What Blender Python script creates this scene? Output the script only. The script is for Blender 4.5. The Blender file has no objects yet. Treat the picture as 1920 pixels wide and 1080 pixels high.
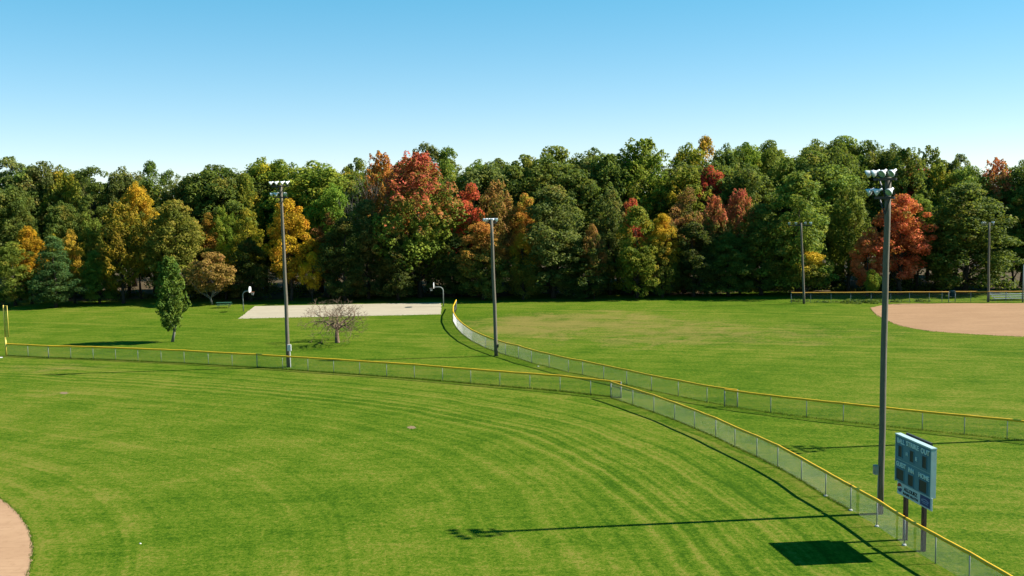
import bpy, bmesh, math, random
import numpy as np
from mathutils import Vector, Matrix

random.seed(7)
scene = bpy.context.scene
COL = scene.collection

# ------------------------------------------------------------------ camera
F = 1900.0                      # focal length in photo pixels (photo 1920 x 1080)
CAM_H = 15.5
PITCH = math.atan((540 - 362) / F)
ROLL = -0.0157
cam_d = bpy.data.cameras.new('camera')
cam_d.sensor_width = 36.0
cam_d.lens = 36.0 * F / 1920.0
cam_d.clip_start = 0.5
cam_d.clip_end = 6000
cam = bpy.data.objects.new('camera', cam_d)
COL.objects.link(cam)
CR = Matrix.Rotation(math.pi / 2 - PITCH, 3, 'X') @ Matrix.Rotation(ROLL, 3, 'Z')
cam.matrix_world = Matrix.Translation((0, 0, CAM_H)) @ CR.to_4x4()
scene.camera = cam

# ------------------------------------------------------------------ sky, sun, exposure
SUN_EL, SUN_AZ = math.radians(39.4), math.radians(84.7)     # azimuth clockwise from +Y
sun_dir = Vector((math.cos(SUN_EL) * math.sin(SUN_AZ), math.cos(SUN_EL) * math.cos(SUN_AZ), math.sin(SUN_EL)))
world = bpy.data.worlds.new('World')
scene.world = world
world.use_nodes = True
wn = world.node_tree
bg = wn.nodes['Background']
sky = wn.nodes.new('ShaderNodeTexSky')
sky.sky_type = 'NISHITA'
sky.sun_disc = False
sky.sun_elevation = SUN_EL
sky.sun_rotation = SUN_AZ
sky.altitude = 0
sky.air_density = 0.65
sky.dust_density = 0.0
sky.ozone_density = 2.0
SKY_SAT, SKY_HUE = 1.45, 0.489
hs = wn.nodes.new('ShaderNodeHueSaturation')
hs.inputs['Saturation'].default_value = SKY_SAT
hs.inputs['Hue'].default_value = SKY_HUE
wn.links.new(sky.outputs[0], hs.inputs['Color'])
gm = wn.nodes.new('ShaderNodeGamma')
gm.inputs['Gamma'].default_value = 0.58
wn.links.new(hs.outputs[0], gm.inputs['Color'])
wn.links.new(gm.outputs[0], bg.inputs['Color'])
bg.inputs['Strength'].default_value = 0.120
sl = bpy.data.lights.new('sun', 'SUN')
sl.energy = 5.0
sl.angle = math.radians(0.5)
sl.color = (1.0, 0.95, 0.86)
sun = bpy.data.objects.new('sun', sl)
COL.objects.link(sun)
sun.rotation_euler = sun_dir.to_track_quat('Z', 'Y').to_euler()
sun.location = (60, 20, 60)
scene.view_settings.view_transform = 'Standard'
scene.view_settings.look = 'None'
scene.view_settings.gamma = 1.0
scene.view_settings.use_curve_mapping = False
scene.view_settings.exposure = 1.5
scene.render.engine = 'CYCLES'
scene.cycles.max_bounces = 6
scene.cycles.transparent_max_bounces = 8

# ------------------------------------------------------------------ surveying: photo measurements -> places on the ground
def ray(px, py):
    return CR @ Vector(((px - 960) / F, -(py - 540) / F, -1.0))
def G(px, py, z=0.0):
    d = ray(px, py)
    t = (z - CAM_H) / d.z
    return Vector((d.x * t, d.y * t, z))
def at_depth(px, py, Y):
    d = ray(px, py)
    t = Y / d.y
    return Vector((d.x * t, Y, CAM_H + d.z * t))

# ------------------------------------------------------------------ mesh helpers
class MB:
    def __init__(s):
        s.v = []; s.f = []
    def tube(s, pts, rad, n=6, caps=True):
        pts = [Vector(p) for p in pts]
        if not isinstance(rad, (list, tuple)): rad = [rad] * len(pts)
        b = len(s.v)
        up = None
        for i, p in enumerate(pts):
            d = pts[min(i + 1, len(pts) - 1)] - pts[max(i - 1, 0)]
            if d.length < 1e-7: d = pts[-1] - pts[0]
            d = d.normalized()
            if up is None:
                up = Vector((0, 0, 1)) if abs(d.z) < .9 else Vector((1, 0, 0))
            a = d.cross(up).normalized(); c = a.cross(d).normalized()
            up = c
            for k in range(n):
                t = 2 * math.pi * (k + .5) / n
                s.v.append(tuple(p + (a * math.cos(t) + c * math.sin(t)) * rad[i]))
        for i in range(len(pts) - 1):
            for k in range(n):
                k2 = (k + 1) % n
                s.f.append((b + i * n + k, b + i * n + k2, b + (i + 1) * n + k2, b + (i + 1) * n + k))
        if caps:
            s.f.append(tuple(b + k for k in range(n))[::-1])
            s.f.append(tuple(b + (len(pts) - 1) * n + k for k in range(n)))
        return s
    def box(s, c, d, m=None):
        b = len(s.v)
        for x in (-.5, .5):
            for y in (-.5, .5):
                for z in (-.5, .5):
                    p = Vector((x * d[0], y * d[1], z * d[2]))
                    if m is not None: p = m @ p
                    s.v.append(tuple(p + Vector(c)))
        for q in ((0, 1, 3, 2), (4, 6, 7, 5), (0, 4, 5, 1), (2, 3, 7, 6), (0, 2, 6, 4), (1, 5, 7, 3)):
            s.f.append(tuple(b + i for i in q))
        return s
    def bar(s, p, q, w, h):
        p = Vector(p); q = Vector(q); d = q - p
        rot = d.to_track_quat('X', 'Z').to_matrix()
        return s.box((p + q) / 2, (d.length, w, h), rot)
    def disc(s, c, r, n=16, m=None, ry=None):
        b = len(s.v)
        for k in range(n):
            t = 2 * math.pi * k / n
            p = Vector((math.cos(t) * r, math.sin(t) * (ry or r), 0))
            if m is not None: p = m @ p
            s.v.append(tuple(p + Vector(c)))
        s.f.append(tuple(b + k for k in range(n)))
        return s
    def mesh(s, name, mat=None, smooth=False, bevel=0):
        me = bpy.data.meshes.new(name)
        me.from_pydata(s.v, [], s.f)
        if bevel:
            bm = bmesh.new(); bm.from_mesh(me)
            bmesh.ops.bevel(bm, geom=bm.edges[:], offset=bevel, segments=2, affect='EDGES')
            bm.to_mesh(me); bm.free()
        if mat: me.materials.append(mat)
        if smooth:
            me.polygons.foreach_set('use_smooth', [True] * len(me.polygons))
        me.update()
        return me
    def build(s, name, mat=None, parent=None, smooth=False, bevel=0):
        return link(name, s.mesh(name, mat, smooth, bevel), parent)

def link(name, me, parent=None, loc=None, rotz=None, scale=None):
    o = bpy.data.objects.new(name, me)
    COL.objects.link(o)
    if parent: o.parent = parent
    if loc is not None: o.location = loc
    if rotz is not None: o.rotation_euler = (0, 0, rotz)
    if scale is not None: o.scale = scale
    return o

def thing(name, label, cat, loc, rotz=0.0, group=None):
    o = bpy.data.objects.new(name, None)
    COL.objects.link(o)
    o.empty_display_size = .3
    o.location = loc
    o.rotation_euler = (0, 0, rotz)
    o['label'] = label; o['category'] = cat
    if group: o['group'] = group
    return o

def copy_tree(o, parent=None):
    c = o.copy(); COL.objects.link(c)
    if parent is not None: c.parent = parent
    for ch in list(o.children): copy_tree(ch, c)
    return c

# ------------------------------------------------------------------ node helpers and materials
class NT:
    def __init__(s, name):
        s.m = bpy.data.materials.new(name); s.m.use_nodes = True
        s.t = s.m.node_tree; s.b = s.t.nodes['Principled BSDF']
        s.out = s.t.nodes['Material Output']
    def n(s, typ, props=None, **inp):
        nd = s.t.nodes.new('ShaderNode' + typ)
        for k, v in (props or {}).items(): setattr(nd, k, v)
        for k, v in inp.items():
            k2 = int(k[1:]) if k[0] == 'i' and k[1:].isdigit() else k.replace('_', ' ')
            s.set(nd.inputs[k2], v)
        return nd
    def set(s, sock, v):
        if isinstance(v, bpy.types.NodeSocket): s.t.links.new(v, sock)
        elif isinstance(v, bpy.types.Node): s.t.links.new(v.outputs[0], sock)
        elif isinstance(v, tuple) and len(v) == 3 and sock.type == 'RGBA': sock.default_value = (*v, 1)
        else: sock.default_value = v
    def math(s, op, a, b=0.0, c=None):
        nd = s.n('Math', {'operation': op}, i0=a, i1=b)
        if c is not None: s.set(nd.inputs[2], c)
        return nd.outputs[0]
    def noise(s, vec, scale, detail=3, rough=.55, dist=0.0, dim='3D', w=None):
        nd = s.n('TexNoise', {'noise_dimensions': dim}, Scale=scale, Detail=detail, Roughness=rough, Distortion=dist)
        if dim == '1D': s.set(nd.inputs['W'], w)
        elif vec is not None: s.set(nd.inputs['Vector'], vec)
        return nd.outputs[0]
    def mix(s, fac, a, b, mode='MIX'):
        nd = s.n('Mix', {'data_type': 'RGBA', 'blend_type': mode})
        s.set(nd.inputs[0], fac); s.set(nd.inputs[6], a); s.set(nd.inputs[7], b)
        return nd.outputs[2]
    def ss(s, x, a, b, lo=0.0, hi=1.0):
        nd = s.n('MapRange', {'interpolation_type': 'SMOOTHSTEP'})
        for i, v in enumerate((x, a, b, lo, hi)): s.set(nd.inputs[i], v)
        return nd.outputs[0]
    def attr(s, name):
        return s.n('Attribute', {'attribute_name': name}).outputs['Fac']
    def obj(s):
        return s.n('TexCoord').outputs['Object']
    def bump(s, h, strength=.4, dist=.05):
        nd = s.n('Bump', None, Height=h, Strength=strength, Distance=dist)
        s.set(s.b.inputs['Normal'], nd.outputs[0])
        return nd.outputs[0]

def simple(name, col, rough=.6, metal=0.0, var=.25, scale=3.0, bump=0.0, stretch=(1, 1, 1), spec=.4, k=.60):
    t = NT(name)
    col = tuple(c * k for c in col)
    mp = t.n('Mapping', None, Vector=t.obj(), Scale=stretch).outputs[0]
    a = t.noise(mp, scale, 5, .6)
    b = t.noise(mp, scale * 9, 3, .6)
    f = t.math('ADD', t.math('MULTIPLY', a, .7), t.math('MULTIPLY', b, .3))
    lo = tuple(c * (1 - var) for c in col); hi = tuple(min(1, c * (1 + var)) for c in col)
    t.set(t.b.inputs['Base Color'], t.mix(t.ss(f, .3, .7), lo, hi))
    t.b.inputs['Roughness'].default_value = rough
    t.b.inputs['Metallic'].default_value = metal
    t.b.inputs['Specular IOR Level'].default_value = spec
    if bump: t.bump(b, bump, .01)
    return t.m

M = {}
M['wood_pole'] = simple('weathered_pole_wood', (.185, .160, .120), .85, 0, .3, 4, .4, (8, 8, .6), .2)
M['dark_post'] = simple('dark_post_wood', (.07, .05, .038), .85, 0, .3, 4, .3, (6, 6, .8), .2)
M['yellow'] = simple('yellow_plastic', (.95, .53, .012), .5, 0, .12, 2.0, 0, (1, 1, 1), .35)
M['orange_cap'] = simple('faded_yellow_plastic', (.66, .34, .02), .55, 0, .15, 2.0)
M['yellow_paint'] = simple('yellow_paint', (.80, .62, .10), .5, 0, .12, 3)
M['faded_yellow'] = simple('faded_yellow_paint', (.42, .33, .08), .6, 0, .25, 3)
M['galv'] = simple('galvanised_steel', (.30, .33, .30), .7, .0, .15, 6)
M['wire'] = simple('chain_link_wire', (.20, .215, .19), .5, .3, .15, 2)
M['alu'] = simple('spun_aluminium', (.86, .87, .88), .4, .05, .08, 6, 0, (1, 1, 1), .6)
M['white'] = simple('white_paint', (.80, .80, .79), .5, 0, .05, 4)
M['iron'] = simple('dark_steel', (.05, .05, .055), .55, .4, .2, 5)
M['concrete'] = simple('footing_concrete', (.55, .54, .50), .9, 0, .2, 6, .3)
M['green_paint'] = simple('green_paint', (.045, .16, .09), .55, 0, .2, 4)
M['barrel'] = simple('dark_green_barrel_paint', (.015, .03, .022), .5, 0, .3, 3)
M['net'] = simple('white_net_cord', (.75, .73, .68), .8, 0, .1, 5)
M['rim'] = simple('orange_rim_paint', (.5, .12, .03), .5, 0, .15, 5)
M['bench'] = simple('aluminium_bench', (.62, .66, .70), .4, .6, .1, 5)
M['board'] = simple('scoreboard_teal_paint', (.095, .25, .35), .5, 0, .10, 1.5)
M['board_edge'] = simple('scoreboard_edge_metal', (.50, .66, .66), .5, .1, .08, 3)
M['letter'] = simple('letter_paint', (.85, .98, .98), .6, 0, .05, 3)
M['window'] = simple('dark_digit_window', (.022, .028, .045), .5, 0, .3, 8)
M['banner'] = simple('banner_white', (.66, .74, .78), .6, 0, .05, 3)
M['ink'] = simple('black_ink', (.02, .022, .025), .6, 0, .1, 3)
M['blue_ink'] = simple('navy_ink', (.03, .05, .22), .55, 0, .12, 3)
M['pale_ink'] = simple('pale_blue_ink', (.32, .38, .60), .6, 0, .1, 3)
M['red_ink'] = simple('red_ink', (.42, .03, .03), .55, 0, .1, 3)
M['paper'] = simple('white_scrap', (.75, .74, .70), .8, 0, .1, 6)
M['bark'] = simple('grey_brown_bark', (.085, .066, .050), .95, 0, .45, 2.2, .6, (3, 3, .7), .1)
M['pale_bark'] = simple('pale_bark', (.26, .235, .20), .9, 0, .4, 2.0, .5, (3, 3, .8), .1)
M['twig'] = simple('grey_twig_bark', (.225, .150, .100), .95, 0, .3, 3, .3, (2, 2, 1), .1)

def lens_mat():
    t = NT('floodlight_glass')
    a = t.noise(t.obj(), 7, 3)
    t.set(t.b.inputs['Base Color'], t.mix(t.ss(a, .3, .7), (.10, .20, .17), (.22, .34, .29)))
    t.b.inputs['Roughness'].default_value = .12
    t.b.inputs['Metallic'].default_value = .2
    t.b.inputs['Coat Weight'].default_value = .5
    return t.m
M['lens'] = lens_mat()

# ---- ground
def grass_mat():
    t = NT('mown_grass')
    P = t.obj()
    fd, dry, fi = t.attr('fence_distance'), t.attr('dryness'), t.attr('infield_distance')
    big = t.noise(P, .045, 4, .6)
    mid = t.noise(P, .28, 4, .6, .4)
    mps = t.n('Mapping', None, Vector=P, Rotation=(0, 0, .35), Scale=(.35, 1.6, 1)).outputs[0]
    streak = t.noise(mps, .9, 4, .65, .3)
    fine = t.noise(P, 3.2, 5, .7)
    tiny = t.noise(P, 8.0, 4, .75)
    # mowing passes run parallel to the outfield fence and, near the dirt, round the infield
    warp = t.math('MULTIPLY', t.math('SUBTRACT', t.noise(P, .12, 2), .5), 1.6)
    w = t.math('ADD', fd, warp)
    band = t.noise(None, .95, 4, .62, 0, '1D', w)
    band2 = t.noise(None, 1.5, 3, .5, 0, '1D', w)
    bandi = t.noise(None, 1.0, 2, .5, 0, '1D', t.math('ADD', fi, t.math('MULTIPLY', warp, .4)))
    sep = t.n('SeparateXYZ', None, Vector=P)
    lin = t.math('ADD', t.math('MULTIPLY', sep.outputs[0], .30), t.math('MULTIPLY', sep.outputs[1], .95))
    lin = t.math('ADD', lin, t.math('MULTIPLY', warp, 1.5))
    bando = t.noise(None, .7, 3, .6, 0, '1D', lin)
    inside = t.ss(fd, -.2, .2)
    near_f = t.math('MULTIPLY', inside, t.ss(fd, 17, 6, .27, 1.05))
    near_i = t.math('MULTIPLY', t.ss(fi, 9, 3), t.ss(fi, .0, .6))
    s1 = t.math('MULTIPLY', t.math('SUBTRACT', band, .5), near_f)
    s1 = t.math('ADD', s1, t.math('MULTIPLY', t.math('MULTIPLY', t.math('SUBTRACT', band2, .5), near_f), .9))
    s2 = t.math('MULTIPLY', t.math('SUBTRACT', bandi, .5), near_i)
    s3 = t.math('MULTIPLY', t.math('SUBTRACT', bando, .5), t.math('MULTIPLY', t.math('SUBTRACT', 1, inside), .55))
    stripe = t.math('ADD', t.math('ADD', s1, s2), s3)
    edge = t.math('MULTIPLY', t.ss(t.noise(None, 1.15, 2, .5, 0, '1D', t.math('ADD', w, 37.0)), .60, .70), t.math('MULTIPLY', inside, t.ss(mid, .38, .6)))
    v = t.math('MULTIPLY', t.math('SUBTRACT', big, .5), 1.1)
    v = t.math('ADD', v, t.math('MULTIPLY', edge, .14))
    v = t.math('ADD', v, t.math('MULTIPLY', t.math('SUBTRACT', mid, .5), 1.0))
    v = t.math('ADD', v, t.math('MULTIPLY', t.math('SUBTRACT', streak, .5), .7))
    v = t.math('ADD', v, t.math('MULTIPLY', stripe, 1.35))
    v = t.math('ADD', v, t.math('MULTIPLY', t.math('SUBTRACT', fine, .5), 2.0))
    v = t.math('ADD', v, t.math('MULTIPLY', t.math('SUBTRACT', tiny, .5), 2.4))
    v = t.math('ADD', v, .5)
    ramp = t.n('ValToRGB', None, Fac=v)
    e = ramp.color_ramp.elements
    e[0].position = .05; e[0].color = (0.0230, 0.0560, 0.0022, 1)
    e[1].position = 1.0; e[1].color = (0.1200, 0.1180, 0.0190, 1)
    x = ramp.color_ramp.elements.new(.42); x.color = (0.0490, 0.0890, 0.0042, 1)
    x = ramp.color_ramp.elements.new(.72); x.color = (0.0780, 0.1040, 0.0088, 1)
    col = ramp.outputs[0]
    # straw coloured dry patches
    d = t.math('ADD', dry, t.math('MULTIPLY', t.math('SUBTRACT', t.noise(P, .20, 6, .72, .8), .5), 2.6))
    d = t.math('ADD', d, t.math('MULTIPLY', stripe, .7))
    d = t.math('ADD', d, t.math('MULTIPLY', t.math('SUBTRACT', fine, .5), 1.3))
    dm = t.ss(d, .42, 1.35, 0, .66)
    col = t.mix(dm, col, (.165, .120, .038))
    # scattered bleached blades
    bl = t.math('MULTIPLY', t.ss(tiny, .64, .74), t.ss(t.noise(P, .7, 3), .5, .66, 0, .55))
    col = t.mix(bl, col, (.17, .155, .04))
    t.set(t.b.inputs['Base Color'], col)
    t.b.inputs['Roughness'].default_value = .9
    t.b.inputs['Specular IOR Level'].default_value = .02
    h = t.math('ADD', t.math('MULTIPLY', tiny, .6), t.math('MULTIPLY', fine, .4))
    t.bump(h, .7, .08)
    return t.m
M['grass'] = grass_mat()

def dirt_mat(name, a, b, c, k=.53):
    t = NT(name)
    a, b, c = (tuple(x * k for x in q) for q in (a, b, c))
    P = t.obj()
    mp = t.n('Mapping', None, Vector=P, Scale=(.5, 1.6, 1)).outputs[0]
    n1 = t.noise(mp, .35, 5, .6, .6); n2 = t.noise(P, 2.5, 5, .65); n3 = t.noise(P, 22, 3, .7)
    col = t.mix(t.ss(n1, .3, .7), a, b)
    col = t.mix(t.ss(n2, .48, .72, 0, .6), col, c)
    n4 = t.noise(t.n('Mapping', None, Vector=P, Rotation=(0, 0, .2), Scale=(.25, 3.0, 1)).outputs[0], 1.1, 4, .7, .5)
    col = t.mix(t.ss(n4, .5, .68, 0, .55), col, c)
    col = t.mix(t.ss(n3, .35, .7, 0, .25), col, a)
    t.set(t.b.inputs['Base Color'], col)
    t.b.inputs['Roughness'].default_value = .95
    t.b.inputs['Specular IOR Level'].default_value = .1
    t.bump(t.math('ADD', t.math('MULTIPLY', n2, .6), n3), .35, .03)
    return t.m
M['dirt'] = dirt_mat('infield_dirt', (.56, .345, .20), (.48, .285, .162), (.40, .23, .128))
M['dirt2'] = dirt_mat('infield_clay', (.47, .278, .148), (.39, .225, .117), (.31, .172, .088))
M['court'] = dirt_mat('court_concrete', (.56, .485, .35), (.49, .42, .30), (.42, .355, .25))
M['litter'] = dirt_mat('leaf_litter', (.075, .052, .026), (.12, .085, .045), (.20, .14, .06))
M['soil'] = dirt_mat('bare_soil', (.33, .24, .135), (.27, .19, .105), (.22, .16, .08))

# ---- foliage: each leaf spray has its own tone; autumn trees turn from the top down
def leaf_mat(name, a, b, top=None, lo=.5, hi=.8, patch=None, amt=.0, k=1.46, hv=.10):
    t = NT(name)
    a, b = tuple(c * k for c in a), tuple(c * k for c in b)
    kk = 1 + (k - 1) * .6
    if top: top = tuple(c * kk for c in top)
    if patch: patch = tuple(c * kk for c in patch)
    tone, hf = t.attr('tone'), t.attr('height_fraction')
    col = t.mix(t.ss(tone, .1, .9), a, b)
    oi = t.n('ObjectInfo').outputs['Random']
    P = t.obj()
    if top:
        n = t.math('MULTIPLY', t.math('SUBTRACT', tone, .5), .5)
        n2 = t.math('MULTIPLY', t.math('SUBTRACT', t.noise(P, .22, 2), .5), .8)
        col = t.mix(t.ss(t.math('ADD', t.math('ADD', hf, n), n2), lo, hi), col, top)
    if patch:
        n = t.math('ADD', t.noise(t.n('VectorMath', {'operation': 'ADD'}, i0=P, i1=t.n('CombineXYZ', None, X=t.math('MULTIPLY', oi, 50)).outputs[0]).outputs[0], .2, 2), t.math('MULTIPLY', t.math('SUBTRACT', tone, .5), .35))
        col = t.mix(t.ss(n, .62 - amt, .72 - amt), col, patch)
    pv = t.n('VectorMath', {'operation': 'ADD'}, i0=P, i1=t.n('CombineXYZ', None, Y=t.math('MULTIPLY', oi, 90)).outputs[0]).outputs[0]
    pn = t.math('SUBTRACT', t.noise(pv, .35, 3, .6), .5)
    hsv = t.n('HueSaturation', None, Hue=t.math('ADD', t.math('ADD', .5, t.math('MULTIPLY', pn, -hv)), t.math('MULTIPLY', t.math('SUBTRACT', oi, .5), .03)),
              Saturation=1.0, Value=t.math('ADD', t.math('ADD', .85, t.math('MULTIPLY', oi, .3)), t.math('MULTIPLY', pn, .5)), Color=col)
    col = hsv.outputs[0]
    t.set(t.b.inputs['Base Color'], col)
    t.b.inputs['Roughness'].default_value = .65
    t.b.inputs['Specular IOR Level'].default_value = .08
    tr = t.n('BsdfTranslucent', None, Color=t.mix(.35, col, (.30, .36, .03)))
    mx = t.n('MixShader', None, Fac=.38, i1=t.b.outputs[0], i2=tr.outputs[0])
    t.t.links.new(mx.outputs[0], t.out.inputs['Surface'])
    return t.m
L = {}
L['olive'] = leaf_mat('olive_leaves', (.045, .062, .015), (.105, .115, .030), patch=(.16, .13, .03), amt=.0)
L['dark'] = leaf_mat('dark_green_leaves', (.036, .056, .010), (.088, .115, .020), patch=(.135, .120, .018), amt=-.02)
L['green'] = leaf_mat('green_leaves', (.056, .086, .011), (.135, .162, .024), patch=(.17, .155, .02), amt=.0)
L['lime'] = leaf_mat('lime_leaves', (.075, .130, .012), (.165, .215, .022), patch=(.24, .22, .02), amt=.0, k=1.2)
L['yellowgreen'] = leaf_mat('yellow_green_leaves', (.075, .105, .012), (.20, .205, .022), patch=(.30, .22, .015), amt=.03, k=1.2)
L['gold'] = leaf_mat('gold_leaves', (.25, .15, .010), (.52, .33, .015), patch=(.42, .22, .012), amt=.03, k=1.32)
L['yolive'] = leaf_mat('yellow_olive_leaves', (.070, .075, .011), (.155, .135, .020), patch=(.20, .14, .018), amt=.0, k=1.32)
L['goldolive'] = leaf_mat('olive_gold_leaves', (.115, .095, .010), (.31, .225, .016), patch=(.10, .115, .016), amt=.06, k=1.32)
L['amber'] = leaf_mat('amber_leaves', (.15, .080, .012), (.34, .19, .022), patch=(.40, .25, .02), amt=.05)
L['goldtop'] = leaf_mat('green_leaves_with_gold_top', (.055, .072, .012), (.15, .125, .018), (.42, .25, .016), .45, .8)
L['orange'] = leaf_mat('orange_leaves', (.26, .090, .018), (.45, .19, .035), patch=(.30, .22, .03), amt=.05, hv=.03)
L['red'] = leaf_mat('red_leaves', (.26, .034, .018), (.50, .085, .045), patch=(.20, .13, .03), amt=-.03, hv=.03)
L['rust'] = leaf_mat('rust_leaves', (.13, .055, .018), (.28, .12, .038), patch=(.10, .09, .02), amt=.08, hv=.03)
L['redtop'] = leaf_mat('green_leaves_with_red_top', (.050, .078, .016), (.11, .13, .025), (.42, .105, .050), .58, .92, hv=.03)
L['orangetop'] = leaf_mat('green_leaves_with_orange_top', (.048, .070, .014), (.13, .12, .022), (.36, .145, .03), .45, .85)
L['maple'] = leaf_mat('turning_maple_leaves', (.065, .115, .014), (.15, .20, .025), (.40, .10, .045), .48, .92, patch=(.50, .17, .05), amt=-.02, hv=.03)
L['brown'] = leaf_mat('tan_brown_leaves', (.13, .082, .020), (.27, .165, .042))
L['pine'] = leaf_mat('blue_green_needles', (.020, .042, .012), (.052, .080, .022))
L['park'] = leaf_mat('park_maple_leaves', (.032, .066, .009), (.080, .122, .019))
L['grey'] = leaf_mat('dry_grey_leaves', (.085, .075, .055), (.15, .13, .10))
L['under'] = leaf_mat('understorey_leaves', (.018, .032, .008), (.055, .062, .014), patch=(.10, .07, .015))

# ------------------------------------------------------------------ tree shapes
def prof(kind, t):
    t = np.clip(t, 0, 1)
    if kind == 'oak':    return np.clip(t * 3.2 + .12, 0, 1) ** .6 * np.sqrt(1 - t ** 3.2)
    if kind == 'round':  return np.clip(t * 2.4 + .15, 0, 1) ** .6 * np.sqrt(1 - t ** 2.6)
    if kind == 'oval':   return np.clip(t * 3.0 + .15, 0, 1) ** .6 * np.sqrt(1 - t ** 1.9)
    if kind == 'column': return (np.sin(np.pi * t ** .8)) ** .45 * (1.05 - .25 * t)
    if kind == 'cone':   return np.clip(1.02 - t, 0, 1) ** .65 * (t * 6).clip(0, 1) ** .5
    if kind == 'edge':   return np.sqrt(1 - t ** 2.2) * (.78 + .22 * (t * 4).clip(0, 1))
    if kind == 'vase':   return (t ** .7 * np.clip(1.05 - t, 0, 1) ** .35) * 1.55

def make_crown(seed, kind, H, W, base, n_cl, n_leaf, leaf, cl, spiky=1.0, inner=.35, gap=.0, droop=.0, name='crown'):
    r = np.random.default_rng(seed)
    ph = r.uniform(0, 6.28, 8)
    C = []
    z0 = H * base
    while len(C) < n_cl:
        t = r.uniform(.02, 1) ** .85 if kind != 'cone' else r.uniform(0, 1) ** 1.3
        a = r.uniform(0, 6.283)
        R = float(prof(kind, np.array(t))) * W / 2
        if r.uniform() > max(.35, R / (W / 2)) : continue
        lobe = 1 + .16 * math.sin(3 * a + ph[0] + 3 * t) + .12 * math.sin(5 * a + ph[1] - 5 * t) + .10 * math.sin(9 * t + ph[2] + 2 * a)
        inn = inner if t < .7 else 0
        rr = math.sqrt(r.uniform(inn ** 2, 1)) * R * lobe
        p = (rr * math.cos(a), rr * math.sin(a), z0 + (H - z0) * t - droop * rr)
        if gap:
            g = math.sin(p[0] * .9 + ph[3]) * math.sin(p[1] * .9 + ph[4]) + math.sin(p[2] * .8 + ph[5] + p[0] * .4)
            if g < -1 + gap * 1.6: continue
        C.append(p)
    C = np.array(C)
    n = n_cl * n_leaf
    ci = np.repeat(np.arange(n_cl), n_leaf)
    size = cl * r.uniform(.65, 1.35, n_cl)
    d = r.normal(size=(n, 3)); d[:, 2] += .25
    d /= np.linalg.norm(d, axis=1)[:, None]
    rad = size[ci] * r.uniform(.45, 1.0, n) ** .6
    off = d * rad[:, None] * np.array([1, 1, .72 * spiky])
    if spiky > 1:   # sprays point up and outward
        outw = C[ci].copy(); outw[:, 2] = 0
        outw /= (np.linalg.norm(outw, axis=1)[:, None] + 1e-6)
        s = np.abs(off[:, 2])
        taper = np.clip(1.1 - s / (size[ci] * .72 * spiky), .45, 1)
        off[:, :2] *= taper[:, None]
        off += outw * (off[:, 2] * .35)[:, None]
    P = C[ci] + off
    nrm = d * .7 + r.normal(size=(n, 3)) * .55 + np.array([0.12, 0, .4])
    nrm /= np.linalg.norm(nrm, axis=1)[:, None]
    u = np.cross(nrm, r.normal(size=(n, 3))); u /= np.linalg.norm(u, axis=1)[:, None]
    v = np.cross(nrm, u)
    ls = leaf * r.uniform(.6, 1.35, n)
    a = u * ls[:, None]; b = v * (ls * .62)[:, None]
    V = np.stack([P - a, P - b + nrm * (ls * .12)[:, None], P + a, P + b + nrm * (ls * .12)[:, None]], axis=1).reshape(-1, 3)
    tone = np.clip(.5 + r.normal(0, .22, n_cl)[ci] + r.normal(0, .16, n), 0, 1)
    hf = np.clip((P[:, 2] - z0) / (H - z0), 0, 1)
    me = leaf_mesh(name, V, tone, hf)
    return me, C

def leaf_mesh(name, V, tone, hf):
    n = len(V) // 4
    me = bpy.data.meshes.new(name)
    me.vertices.add(n * 4); me.vertices.foreach_set('co', V.astype(np.float32).ravel())
    me.loops.add(n * 4); me.loops.foreach_set('vertex_index', np.arange(n * 4, dtype=np.int32))
    me.polygons.add(n); me.polygons.foreach_set('loop_start', np.arange(0, n * 4, 4, dtype=np.int32))
    me.polygons.foreach_set('loop_total', np.full(n, 4, dtype=np.int32))
    at = me.attributes.new('tone', 'FLOAT', 'FACE'); at.data.foreach_set('value', tone.astype(np.float32))
    at = me.attributes.new('height_fraction', 'FLOAT', 'FACE'); at.data.foreach_set('value', hf.astype(np.float32))
    me.update(calc_edges=True)
    me.materials.append(L['green'])
    return me

def make_trunk(seed, C, H, r0, top=.72, limbs=26, name='trunk'):
    rn = random.Random(seed)
    mb = MB()
    wob = [(rn.uniform(-.25, .25), rn.uniform(-.25, .25)) for _ in range(7)]
    pts = [Vector((wob[i][0] * (i > 0), wob[i][1] * (i > 0), H * top * i / 6)) for i in range(7)]
    rad = [r0 * (1.25 if i == 0 else 1.0) * (1 - .8 * i / 6) for i in range(7)]
    mb.tube(pts, rad, 8)
    idx = list(range(len(C))); rn.shuffle(idx)
    for k in idx[:limbs]:
        c = Vector(C[k]); hor = math.hypot(c.x, c.y)
        zb = min(max(c.z - hor * .9 - .5, H * .12), H * top * .95)
        f = zb / (H * top) * 6; i = min(int(f), 5); q = f - i
        s = pts[i].lerp(pts[i + 1], q)
        rs = (rad[i] * (1 - q) + rad[i + 1] * q) * .55
        m = s.lerp(c, .5) + Vector((rn.uniform(-.3, .3), rn.uniform(-.3, .3), -.12 * hor))
        mb.tube([s, m, c], [rs, rs * .55, .03], 5, False)
    return mb.mesh(name, None, True)

PROTO = {}
def proto(key, seed, kind, H, W, base, n_cl, n_leaf, leaf, cl, r0=.32, top=.72, limbs=26, **kw):
    me, C = make_crown(seed, kind, H, W, base, n_cl, n_leaf, leaf, cl, **kw)
    tr = make_trunk(seed, C, H, r0, top, limbs)
    tr.materials.append(M['bark'])
    PROTO[key] = (me, tr, H, W)

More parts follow.
